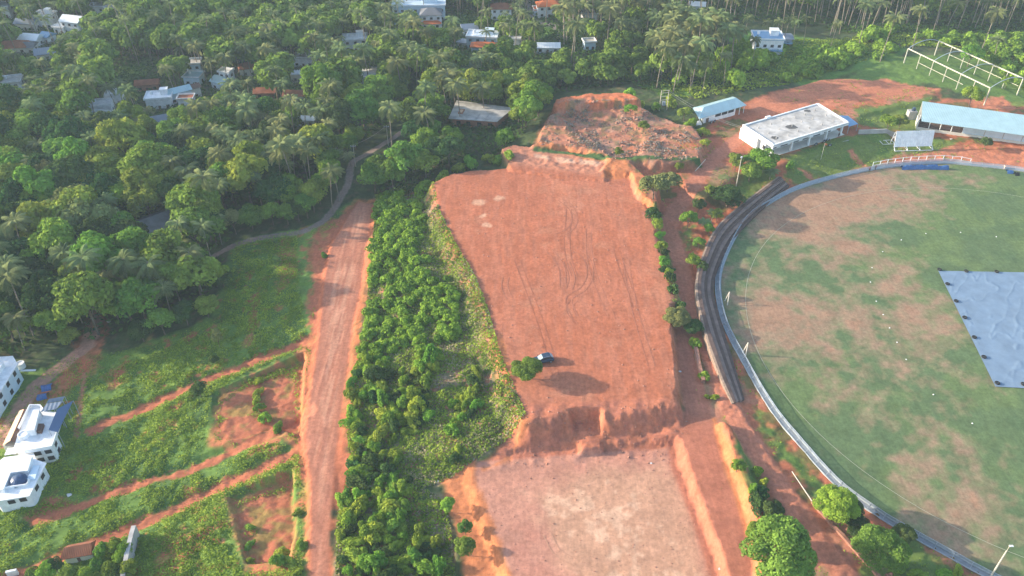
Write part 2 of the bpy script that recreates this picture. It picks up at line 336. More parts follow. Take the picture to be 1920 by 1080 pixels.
# rills and clods on the cut slope in front of the platform
slope=sdf(GX,GY,poly([(985,775),(1240,765),(1285,775),(1275,845),(1100,852),(1000,862),(890,872),(930,840)],5),6)
Z+=(1-sst(-2,2,slope))*((fbm(GX*1.6,GY*.8,4,4,41)-.5)*.75+(fbm(GX,GY,9,2,44)-.5)*.5)
gy_,gx_=np.gradient(Z,ys,xs); steep=sst(.30,.75,np.hypot(gx_,gy_)); bareg=np.maximum.reduce([1-sst(3,7,sdf(GX,GY,pg,12)) for pg in (PLAT,PAD,ROADR,ROADL,BANK,MOUND,TERR)])
rid=1-np.abs(2*fbm(GX*1.1,GY*1.1,2.2,3,81)-1); rid2=1-np.abs(2*fbm(GX*2.2,GY*.7,2.0,2,83)-1)
Z+=steep*bareg*((rid-.75)*.6+(rid2-.75)*.45)
# wheel ruts in the platform, graded scrapes
Z+=(1-sst(-2,0,sdf(GX,GY,PLAT,8)))*(fbm(GX*3.2,GY*.45,3.0,3,55)-.5)*.09
# left red road: long ruts
Z+=(1-sst(-1,0,sdf(GX,GY,ROADL,6)))*(fbm(GX*4,GY*.2,3,2,57)-.5)*.12
def HZ(x,y):
    i=np.clip(np.searchsorted(xs,x)-1,0,len(xs)-2); j=np.clip(np.searchsorted(ys,y)-1,0,len(ys)-2)
    tx=(x-xs[i])/(xs[i+1]-xs[i]); ty=(y-ys[j])/(ys[j+1]-ys[j])
    return (Z[j,i]*(1-tx)+Z[j,i+1]*tx)*(1-ty)+(Z[j+1,i]*(1-tx)+Z[j+1,i+1]*tx)*ty
def G(px,py,up=0.0):
    """ground (or a height above it) under a pixel -> x,y,ground z"""
    h=4.0
    for _ in range(6): x,y=U(px,py,h+up); h=.5*h+.5*float(HZ(x,y))
    x,y=U(px,py,h+up); return x,y,float(HZ(x,y))
# ground colours: soil and turf, with sunlit orange painted on the banks
C=np.zeros(GX.shape+(3,)); 
def setc(mask,col):
    global C
    c=np.array(col); C=C*(1-mask[...,None])+c*mask[...,None]
n1=fbm(GX,GY,14,4,101); n2=fbm(GX,GY,5,4,102); n3=fbm(GX,GY,2,3,103); nb=fbm(GX,GY,40,3,104)
C[:]=(.045,.070,.028)
setc(sst(.45,.7,n2)*.6,(.085,.12,.04)); setc(sst(.6,.75,n3)*.5,(.13,.09,.06))
SOIL=(.395,.132,.070); SOILP=(.42,.165,.095); ORG=(.48,.175,.075); TAN=(.47,.265,.17); ROADC=(.40,.165,.105)
GR=(.105,.185,.04); GRL=(.17,.26,.05); GRD=(.06,.115,.035)
# meadow
mm=1-sst(-1,1.5,sdf(GX,GY,MEAD,8)+(n2-.5)*6); setc(mm,GR); setc(mm*sst(.45,.65,n1),GRL); setc(mm*sst(.5,.62,n2)*.6,GRD)
setc(mm*sst(.60,.68,n3*.5+n1*.5)*.85,SOIL)
for pg in ([(600,425),(640,405),(655,400),(606,520),(600,600),(590,650),(578,600),(584,530),(575,500),(585,450)],[(470,560),(492,540),(486,600),(470,660),(458,655)],[(520,455),(545,445),(560,520),(520,560),(525,500)],
           [(405,742),(470,705),(568,672),(566,850),(520,830),(440,842),(392,832)],[(420,930),(548,895),(552,985),(560,1090),(470,1090),(440,1000)],[(300,1000),(400,985),(330,1060),(280,1080)],[(190,690),(230,670),(240,700),(205,715)],[(40,960),(90,905),(125,940),(60,975)],[(550,770),(578,760),(578,900),(545,880)],[(170,560),(200,600),(170,690),(60,760),(0,800),(-40,790),(100,690)],[(560,640),(600,640),(596,700),(578,780),(560,720)]):
    d=sdf(GX,GY,poly(pg,-2.5),8)+(n3-.5)*5+(n2-.5)*3; setc((1-sst(-1,.6,d))*(.55+.45*sst(.35,.55,n3)),SOIL)
for ln,w in ((STA,1.5),(STB,1.3),(STC,1.5)):
    d=ldist(GX,GY,ln,12)+(n3-.5)*2.6+(n2-.5)*2; setc((1-sst(w*.7,w*1.25,d))*(GX<-38),SOIL)
# lawn clearings in the forest
for pg in ([(200,135),(225,105),(285,85),(300,92),(250,125),(190,160)],[(860,20),(900,15),(890,40),(865,40)],[(1340,60),(1480,60),(1700,110),(1640,140),(1500,175),(1420,130)],[(1000,55),(1035,42),(1040,70),(1010,72)],[(1230,190),(1300,180),(1300,200),(1235,205)]):
    setc(1-sst(-2,2,sdf(GX,GY,poly(pg,-4 if pg[0][0]<1200 else 2),8)+(n2-.5)*5),(.12,.23,.045))
# belt ground: dry grass and soil
bm=1-sst(-1,1,sdf(GX,GY,BELT,8)+(n3-.5)*3); setc(bm,(.10,.13,.045)); setc(bm*sst(.5,.62,n2),(.24,.19,.12)); setc(bm*sst(.55,.63,n3),(.36,.16,.10))
# soil round the road edge, in the same sun-brightened orange
d=sdf(GX,GY,ROADL,14); setc((1-sst(2.0,3.6,d+(n3-.5)*3))*(GY>110)*(1-.5*sst(.5,.6,n3)),ORG)
d=sdf(GX,GY,poly([(640,398),(668,380),(700,384),(690,470),(684,540),(664,600),(655,690),(646,760),(640,810),(655,860),(650,940),(622,960),(618,1110),(583,1110),(572,880),(560,800),(590,650),(581,600),(584,540),(596,500),(618,440)],0),8); setc(1-sst(-.5,1.0,d+(n3-.5)*3.5),SOIL)
setc((1-sst(-.6,.3,sdf(GX,GY,ROADL,6)))*.9,ROADC); setc((1-sst(-3.2,-.8,sdf(GX,GY,ROADL,8)))*sst(.4,.6,fbm(GX*4,GY*.25,3,3,77))*.6,(.56,.29,.19))
# right side: between platform and stand
east=poly([(1178,326),(1300,285),(1330,235),(1395,200),(1450,178),(1560,146),(1640,155),(1760,172),(1760,190),(1920,195),(2100,240),(2100,330),(1920,320),(1760,300),(1640,312),(1500,345),(1440,380),(1395,412),(1364,470),(1347,530),(1358,602),(1396,677),(1445,762),(1500,824),(1570,902),(1640,955),(1800,1050),(1900,1110),(1380,1130),(1290,790),(1250,600),(1240,480)],5)
em=1-sst(-1,1,sdf(GX,GY,east,8)+(n3-.5)*3); setc(em,SOIL); setc(em*sst(.5,.64,n2)*.75,GRD); setc(em*sst(.56,.66,n1)*.5,(.40,.21,.14))
for pg in ([(1222,400),(1245,440),(1262,520),(1285,590),(1260,600),(1240,500)],[(1282,425),(1300,420),(1300,455),(1285,470)],[(1372,350),(1440,310),(1460,330),(1400,370)],
    [(1480,300),(1560,268),(1660,252),(1690,275),(1690,285),(1640,305),(1500,342),(1470,330)],[(1690,262),(1800,262),(1790,280),(1700,285)],[(1600,215),(1740,190),(1730,250),(1610,240)],[(1385,780),(1420,870),(1440,960),(1420,960),(1390,880),(1370,800)],[(1420,760),(1470,830),(1540,900),(1580,960),(1560,960),(1480,870),(1425,800)],[(1640,1000),(1700,1000),(1800,1060),(1850,1100),(1600,1120)],
    [(1560,170),(1640,112),(1900,100),(2060,120),(2060,215),(1860,200),(1740,160),(1640,180)]):
    setc((1-sst(-1,1,sdf(GX,GY,poly(pg,5),8)+(n3-.5)*4))*.9,GR)
for pg in ([(1400,200),(1450,180),(1540,150),(1600,155),(1660,150),(1750,178),(1700,190),(1620,192),(1560,205),(1420,225)],[(1680,160),(1760,170),(1740,182),(1690,180)],[(1690,290),(1760,278),(1800,268),(1930,275),(2060,300),(2060,322),(1920,316),(1760,303)],[(1590,285),(1598,282),(1632,308),(1624,312)],[(1498,315),(1506,312),(1540,332),(1532,336)],[(1820,190),(1880,180),(1900,205),(1830,205)]):
    setc((1-sst(-.6,.6,sdf(GX,GY,poly(pg,5.5),8)+(n3-.5)*3)),(.46,.17,.095))
setc((1-sst(2.0,3.2,ldist(GX,GY,PATHR)+(n3-.5)*1.0)),(.43,.165,.10))
# quarry mounds: soil with grey brush earth
for pg,c in ((MOUND,(.40,.165,.10)),(BACKW,(.48,.15,.07))):
    setc(1-sst(0,3,sdf(GX,GY,pg,8)+(n3-.5)*2),c)
qm=1-sst(0,3,sdf(GX,GY,MOUND,8)); setc(qm*sst(.54,.66,n2)*.45,(.30,.22,.17)); setc(qm*sst(.55,.62,n3)*.5,(.10,.13,.05)); setc(qm*sst(.6,.7,n1)*.8,(.50,.16,.07))
setc(1-sst(-.5,1,sdf(GX,GY,TERR,8)),(.43,.18,.11)); 
for pg in ([(1000,288),(1028,291),(1030,300),(1004,297)],[(1037,294),(1075,298),(1080,307),(1048,306)],[(1085,298),(1130,303),(1120,312),(1088,308)]): setc(1-sst(-.6,.4,sdf(GX,GY,poly(pg,8.7),8)+(n3-.5)*1.5),(.58,.33,.22))
# platform and pad
pm=1-sst(0,3.4,sdf(GX,GY,PLAT,8)); setc(pm,SOIL)
setc(pm*sst(.45,.62,nb)*.35,(.42,.175,.11)); setc(pm*sst(.48,.6,fbm(GX*2.5,GY*.35,4,4,91))*.35,(.42,.17,.105)); setc(pm*sst(.60,.66,n1*.6+n2*.4)*.15,(.55,.30,.19))
for a,b,r in ((900,380,3),(935,372,2.2),(905,405,1.4),(912,422,2)): 
    x,y=U(a,b,8); setc((1-sst(r*.5,r,np.hypot(GX-x,(GY-y)*1.3)+(n3-.5)*2.4))*.8,(.58,.34,.22))
fs=1-sst(-1,1,slope); setc(fs,(.42,.15,.085)); setc(fs*sst(.52,.6,n3)*.5,(.34,.13,.09))
dm=1-sst(-.4,.6,sdf(GX,GY,PAD,8)); setc(dm,(.45,.215,.15))
c1=poly([(1010,930),(1060,895),(1250,870),(1300,960),(1320,1040),(1340,1120),(1080,1120),(1040,1030),(1000,990)],3)
k=(1-sst(-4,3,sdf(GX,GY,c1,12)+(n2-.5)*9+(n1-.5)*10)); setc(dm*k*(.75+.25*n2),TAN); setc(dm*k*sst(.55,.63,n2*.5+n3*.5)*.7,(.60,.38,.26)); setc(dm*sst(.58,.68,n1)*.5*(1-k),(.40,.17,.12))
# left slope of the pad and banks: orange soil with low sun painted into its tone
for pg,h in (([(830,905),(888,868),(890,900),(930,1010),(965,1110),(880,1110),(858,1000),(840,950)],1.5),([(1338,775),(1354,805),(1385,895),(1405,945),(1418,1005),(1422,1110),(1412,1110),(1410,1040),(1395,990),(1380,935),(1365,897),(1340,812)],6.0),([(1274,890),(1302,876),(1322,940),(1345,1005),(1370,1080),(1384,1130),(1372,1130),(1355,1080),(1330,1020),(1313,985)],4),([(1140,300),(1170,300),(1190,330),(1130,330)],9),([(1182,326),(1196,330),(1218,380),(1208,390)],8.6),([(1010,262),(1060,275),(1138,290),(1142,300),(1080,290),(1005,275)],9.5),([(940,640),(965,745),(990,800),(950,850),(905,865),(960,835),(975,800),(945,720),(925,650)],6)):
    setc((1-sst(-.6,.8,sdf(GX,GY,poly(pg,h),8)+(n3-.5)*2)),ORG)
setc((1-sst(-.6,.2,sdf(GX,GY,ROADR,8))),(.38,.145,.09))
# lane through the forest, lanes at the top
for ln,w,c in ((LANE,1.25,(.27,.20,.17)),(poly([(985,-10),(988,15),(1000,38),(1040,48),(1055,62),(1048,82)],-4),2.6,(.28,.25,.25)),(poly([(180,600),(165,650),(110,690),(60,728),(20,790),(0,830)],-5.5),2.0,(.45,.24,.17)),(poly([(160,700),(150,760),(140,820)],-5),.6,(.36,.16,.1))):
    setc((1-sst(w*.85,w*1.15,ldist(GX,GY,ln)+(n3-.5)*.6)),c)
setc(1-sst(-.5,1,sdf(GX,GY,poly([(1248,770),(1296,775),(1330,830),(1350,900),(1385,1110),(1350,1110),(1300,960),(1262,865)],5),8)),(.38,.14,.085))
for ln in ([(1005,283),(1060,287),(1110,295),(1142,301)],[(1160,303),(1240,305),(1312,303)]): setc((1-sst(.9,1.6,ldist(GX,GY,poly(ln,8.4))+(n3-.5)*1.2)),(.06,.11,.035))
# sports field turf
fm=1-sst(-.2,.2,wide); turf=np.array((.100,.150,.068)); setc(fm,turf); setc(fm*sst(.42,.6,n1)*.6,(.135,.19,.068)); setc(fm*sst(.55,.65,n2)*.45,(.070,.118,.055))
def blob(a,b,r): 
    x,y=U(a,b,ZF); return np.exp(-((GX-x)**2+(GY-y)**2)/(2*r*r))
bare=.50*blob(1560,380,24)+.42*blob(1660,340,18)+.36*blob(1480,430,18)+.28*blob(1420,560,13)+.2*blob(1420,700,12)+.22*blob(1560,620,20)+.2*blob(1650,690,18)+.16*blob(1700,560,15)+.2*blob(1640,880,18)+.2*blob(1800,900,20)+.22*blob(1880,300,26)+.26*blob(1430,600,9)+.22*blob(1900,960,14)+.18*blob(1730,600,18)
bare-=.35*blob(1840,420,24)+.12*blob(1560,500,14)+.3*blob(1480,740,8)+.25*blob(1600,900,5)+.12*blob(1740,760,15)
t=bare*1.15-.17+(n1-.5)*.85+(n2-.5)*.7+(n3-.5)*.55; 
setc(fm*sst(.10,.34,t)*.75,(.21,.19,.105)); setc(fm*sst(.28,.55,t)*.8,(.295,.195,.13)); setc(fm*sst(.52,.74,t)*.5,(.35,.18,.115))
sh=np.array(GX); cls=np.zeros(GX.shape,np.int8)
cls[(ldist(GX,GY,LANE)<1.4)]=4; cls[(ldist(GX,GY,PATHR)<2.4)]=4
cls[sdf(GX,GY,ROADL,6)<0]=1; cls[sdf(GX,GY,ROADR,6)<0]=1
cls[sdf(GX,GY,PLAT,6)<0]=2; cls[sdf(GX,GY,PAD,6)<0]=5; cls[wide<0]=3
ny,nx=GX.shape
V=np.stack([GX,GY,Z],-1).reshape(-1,3)
idx=np.arange(ny*nx).reshape(ny,nx)
F=np.stack([idx[:-1,:-1],idx[:-1,1:],idx[1:,1:],idx[1:,:-1]],-1).reshape(-1,4)
fc=cls[:-1,:-1].reshape(-1)
gz=np.gradient(Z,ys,xs); NRM=np.stack([-gz[1],-gz[0],np.ones_like(Z)],-1); NRM/=np.linalg.norm(NRM,axis=-1,keepdims=True); NRM=NRM.reshape(-1,3)
CF=np.clip(C.reshape(-1,3),0,1)
def groundmat():
    m=bpy.data.materials.new('ground_soil_and_turf'); m.use_nodes=True; t=m.node_tree; p=t.nodes['Principled BSDF']
    p.inputs['Roughness'].default_value=.95; p.inputs['Specular IOR Level'].default_value=.15
    at=t.nodes.new('ShaderNodeAttribute'); at.attribute_name='col'
    g=t.nodes.new('ShaderNodeNewGeometry')
    a=t.nodes.new('ShaderNodeTexNoise'); a.inputs['Scale'].default_value=1.1; a.inputs['Detail'].default_value=8; a.inputs['Roughness'].default_value=.7
    b=t.nodes.new('ShaderNodeTexNoise'); b.inputs['Scale'].default_value=.22; b.inputs['Detail'].default_value=5
    t.links.new(g.outputs['Position'],a.inputs['Vector']); t.links.new(g.outputs['Position'],b.inputs['Vector'])
    r1=t.nodes.new('ShaderNodeMapRange'); r1.inputs[1].default_value=.3; r1.inputs[2].default_value=.7; r1.inputs[3].default_value=.74; r1.inputs[4].default_value=1.26
    r2=t.nodes.new('ShaderNodeMapRange'); r2.inputs[1].default_value=.3; r2.inputs[2].default_value=.7; r2.inputs[3].default_value=.88; r2.inputs[4].default_value=1.12
    t.links.new(a.outputs['Fac'],r1.inputs[0]); t.links.new(b.outputs['Fac'],r2.inputs[0])
    k=t.nodes.new('ShaderNodeMath'); k.operation='MULTIPLY'; t.links.new(r1.outputs[0],k.inputs[0]); t.links.new(r2.outputs[0],k.inputs[1])
    v=t.nodes.new('ShaderNodeVectorMath'); v.operation='SCALE'; t.links.new(at.outputs['Color'],v.inputs[0]); t.links.new(k.outputs[0],v.inputs['Scale'])
    c=t.nodes.new('ShaderNodeTexNoise'); c.inputs['Scale'].default_value=3.2; c.inputs['Detail'].default_value=3
    t.links.new(g.outputs['Position'],c.inputs['Vector'])
    r3=t.nodes.new('ShaderNodeMapRange'); r3.inputs[1].default_value=.62; r3.inputs[2].default_value=.72; r3.inputs[3].default_value=1.0; r3.inputs[4].default_value=.72; t.links.new(c.outputs['Fac'],r3.inputs[0])
    mp=t.nodes.new('ShaderNodeMapping'); mp.inputs['Scale'].default_value=(1.6,.12,1); mp.inputs['Rotation'].default_value=(0,0,.05); t.links.new(g.outputs['Position'],mp.inputs[0])
    e=t.nodes.new('ShaderNodeTexNoise'); e.inputs['Scale'].default_value=1.0; e.inputs['Detail'].default_value=6; t.links.new(mp.outputs[0],e.inputs['Vector'])
    r4=t.nodes.new('ShaderNodeMapRange'); r4.inputs[1].default_value=.35; r4.inputs[2].default_value=.65; r4.inputs[3].default_value=.94; r4.inputs[4].default_value=1.06; t.links.new(e.outputs['Fac'],r4.inputs[0])
    k2=t.nodes.new('ShaderNodeMath'); k2.operation='MULTIPLY'; t.links.new(r3.outputs[0],k2.inputs[0]); t.links.new(r4.outputs[0],k2.inputs[1])
    v2=t.nodes.new('ShaderNodeVectorMath'); v2.operation='SCALE'; t.links.new(v.outputs[0],v2.inputs[0]); t.links.new(k2.outputs[0],v2.inputs['Scale'])
    t.links.new(v2.outputs[0],p.inputs['Base Color'])
    bu=t.nodes.new('ShaderNodeBump'); bu.inputs['Strength'].default_value=.35; bu.inputs['Distance'].default_value=.12
    t.links.new(a.outputs['Fac'],bu.inputs['Height']); t.links.new(bu.outputs[0],p.inputs['Normal'])
    return m
M['ground']=groundmat()
def ground_piece(name,sel):
    f=F[sel]; u,inv=np.unique(f.ravel(),return_inverse=True); me=npmesh(name,V[u],inv.reshape(f.shape),[M['ground']])
    a=me.color_attributes.new('col','FLOAT_COLOR','POINT'); a.data.foreach_set('color',np.c_[CF[u],np.ones(len(u))].astype(np.float32).ravel())
    me.polygons.foreach_set('use_smooth',np.ones(len(f),bool)); me.normals_split_custom_set_from_vertices(NRM[u].tolist())
    return tag(link(name,me),kind='structure')
for i,nm in enumerate(('ground','dirt_road','earth_platform','sports_field','path','lower_earth_pad')): ground_piece(nm,fc==i)
# ---------------------------------------------------------------- plant meshes
def cards(cen,nrm,size,rg,asp=1.5):
    """leaf clumps: one bent-free quad each, turned about its normal"""
    n=len(cen); nrm=nrm/np.linalg.norm(nrm,axis=1,keepdims=True)
    t=rg.normal(size=(n,3)); t-=nrm*(t*nrm).sum(1,keepdims=True); t/=np.linalg.norm(t,axis=1,keepdims=True)
    b=np.cross(nrm,t); s=size[:,None]
    V=np.stack([cen-t*s*asp*.5,cen-b*s*.42+nrm*s*.08,cen+t*s*asp*.5,cen+b*s*.42+nrm*s*.08],1).reshape(-1,3)
    return V,np.arange(4*n).reshape(n,4)
def crown_arrays(rg,rx,rz,zc,nl,n,leaf,lump=.42,dens=1.0):
    """lobed crown: leaf clumps near the skins of many overlapping lobes"""
    lob=[(0,0,zc,rx*.62,rz*.75,rg.random()*.3+.3)]
    for i in range(nl):
        a=rg.uniform(0,2*math.pi); e=rg.uniform(-.35,1.0); e=math.asin(max(-1,min(1,e)))
        k=rg.uniform(.55,.80); r=rx*rg.uniform(lump*.6,lump*1.1)
        lob.append((rx*k*math.cos(e)*math.cos(a),rx*k*math.cos(e)*math.sin(a),zc+rz*k*math.sin(e),r,r*rg.uniform(.7,.95),rg.random()))
    w=np.array([l[3]**2 for l in lob]); w[0]*=.35; w/=w.sum(); which=rg.choice(len(lob),n,p=w); L=np.array(lob)[which]
    d=rg.normal(size=(n,3)); d/=np.linalg.norm(d,axis=1,keepdims=True); flip=(d[:,2]<-.3)&(rg.random(n)<.7); d[flip,2]*=-1
    rr=rg.uniform(.72,1.08,n)**.7
    c=np.stack([L[:,0]+d[:,0]*L[:,3]*rr,L[:,1]+d[:,1]*L[:,3]*rr,L[:,2]+d[:,2]*L[:,4]*rr],1)
    nr=d+rg.normal(size=(n,3))*.55+np.array([0,0,.35])
    V,F=cards(c,nr,leaf*rg.uniform(.6,1.35,n),rg)
    tint=np.clip(L[:,5]*.55+rg.random(n)*.45,0,1); return V,F,np.repeat(tint,4)
def limb_mesh(rg,h,rx,zc,r0=.28):
    m=MB(); top=(rg.uniform(-.4,.4),rg.uniform(-.4,.4),zc*.75)
    m.path([(0,0,-1.2),(.05,0,h*.2),top],[r0,r0*.75,r0*.5],7)
    for i in range(6):
        a=i*1.05+rg.uniform(-.3,.3); p=(top[0]*.6,top[1]*.6,zc*rg.uniform(.45,.72))
        q=(rx*.45*math.cos(a),rx*.45*math.sin(a),zc*rg.uniform(.8,1.05)); e=(rx*.72*math.cos(a),rx*.72*math.sin(a),zc*rg.uniform(.95,1.25))
        m.path([p,q,e],[r0*.45,r0*.28,r0*.1],5)
    return m
def mesh_of(mb,name,mt):
    o=mb.build(name,mt,None,True); me=o.data; bpy.data.objects.remove(o); return me
def palm_arrays(rg,h,nf=26,fl=4.9,nleaf=16,lean=1.6):
    """feather palm: returns frond leaflets and trunk points"""
    la=rg.uniform(0,6.28); lx,ly=math.cos(la)*lean,math.sin(la)*lean
    pts=[(lx*(t**1.8),ly*(t**1.8),-1+(h+1)*t) for t in np.linspace(0,1,6)]; tx,ty,tz=pts[-1]
    VS=[];FS=[];TS=[];k=0
    for i in range(nf):
        az=i*2.399+rg.uniform(-.25,.25); up=rg.uniform(-.25,1.2); L=fl*rg.uniform(.8,1.1)*(1 if up<.9 else .8); tn=rg.random()*.5+(.45 if up<-.05 and rg.random()<.5 else .1)
        ca,sa=math.cos(az),math.sin(az); N=7; x=0;z=0;a=up; sp=[]
        for j in range(N+1):
            sp.append((x,z)); x+=L/N*math.cos(a); z+=L/N*math.sin(a); a-=rg.uniform(.13,.22)*(1+.12*j)
        sp=np.array(sp)
        for j in range(nleaf):
            t=.10+.88*j/(nleaf-1); q=t*N; i0=min(int(q),N-1); f=q-i0; px=sp[i0]*(1-f)+sp[i0+1]*f
            dirv=sp[i0+1]-sp[i0]; dirv=dirv/np.linalg.norm(dirv); ll=(.25+.95*math.sin(math.pi*min(1,t*.9+.12)))*L*.24
            for sd in(-1,1):
                dx=dirv[0]*.45; dz=-.36+dirv[1]*.4; ex,ez=px[0]+dx*ll,px[1]+dz*ll; wv=.14
                p0=(tx+ca*px[0],ty+sa*px[0],tz+px[1]); p1=(tx+ca*(px[0]+wv*2.2),ty+sa*(px[0]+wv*2.2),tz+px[1]+.02)
                e=(tx+ca*ex-sa*sd*ll*.75,ty+sa*ex+ca*sd*ll*.75,tz+ez); e2=(e[0]+ca*.12,e[1]+sa*.12,e[2]-.02)
                VS+=[p0,p1,e2,e]; FS.append((k,k+1,k+2,k+3)); k+=4; TS+=[min(1,tn+rg.random()*.25)]*4
        for j in range(N): # midrib
            p,q=sp[j],sp[j+1]; w=.07*(1-j/N)+.02
            VS+=[(tx+ca*p[0]+sa*w,ty+sa*p[0]-ca*w,tz+p[1]+.03),(tx+ca*p[0]-sa*w,ty+sa*p[0]+ca*w,tz+p[1]+.03),(tx+ca*q[0]-sa*w,ty+sa*q[0]+ca*w,tz+q[1]+.03),(tx+ca*q[0]+sa*w,ty+sa*q[0]-ca*w,tz+q[1]+.03)]
            FS.append((k,k+1,k+2,k+3)); k+=4; TS+=[.95]*4
    return np.array(VS),np.array(FS),np.array(TS),pts
TREE=[];SHR=[];PALM=[]
for i in range(7):
    rg=np.random.default_rng(100+i); rx=4.2+.5*rg.random(); rz=3.1+rg.random()*1.0; zc=6.4+rg.random()
    V_,F_,T_=crown_arrays(rg,rx,rz,zc,16,3000,.55,.44)
    TREE.append(dict(crown=npmesh('tree_crown',V_,F_,[M['leaf']],T_),trunk=mesh_of(limb_mesh(rg,8,rx,zc),'tree_trunk',M['bark']),zc=zc,r=rx))
for i in range(5):
    rg=np.random.default_rng(200+i); V_,F_,T_=crown_arrays(rg,1.7,1.25,1.0,12,950,.33,.50); V_=V_*np.array([[1.25,.8,1.0],[.9,1.1,1.35],[1.4,.75,.8],[1,1,1],[.8,1.3,1.15]][i])
    SHR.append(dict(crown=npmesh('shrub_foliage',V_,F_,[M['shrub']],T_),r=1.8))
for i in range(5):
    rg=np.random.default_rng(300+i); h=12+i*1.5; V_,F_,T_,pts=palm_arrays(rg,h)
    m=MB(); m.path(pts,[.24,.19,.17,.16,.15,.14],7)
    m.lathe((pts[-1][0],pts[-1][1],pts[-1][2]-.5),[(.1,0),(.38,.25),(.32,.6),(.12,1.0)],7)
    PALM.append(dict(crown=npmesh('palm_crown',V_,F_,[M['palmleaf']],T_),trunk=mesh_of(m,'palm_trunk_mesh',M['palmbark']),h=h))
NEAR=[]
for i in range(4):
    rg=np.random.default_rng(700+i); V_,F_,T_=crown_arrays(rg,4.4,3.7,4.9,34,15000,.27,.34)
    NEAR.append(dict(crown=npmesh('near_crown',V_,F_,[M['leaf']],T_),trunk=mesh_of(limb_mesh(rg,6,4.4,4.9),'near_trunk',M['bark']),zc=4.9,r=4.4))
def slotmat(o,m):
    o.material_slots[0].link='OBJECT'; o.material_slots[0].material=m
def put(kind,proto,x,y,z,s,rz,label,cat,group=None,mt=None,sz=None):
    o=thing(kind,label,cat,(x,y,z),rz,group); o.scale=(s,s,s*(sz or 1))
    if 'trunk' in proto: link('trunk',proto['trunk'],o)
    c=link('crown' if 'trunk' in proto else 'foliage',proto['crown'],o)
    if mt: slotmat(c,mt)
    return o
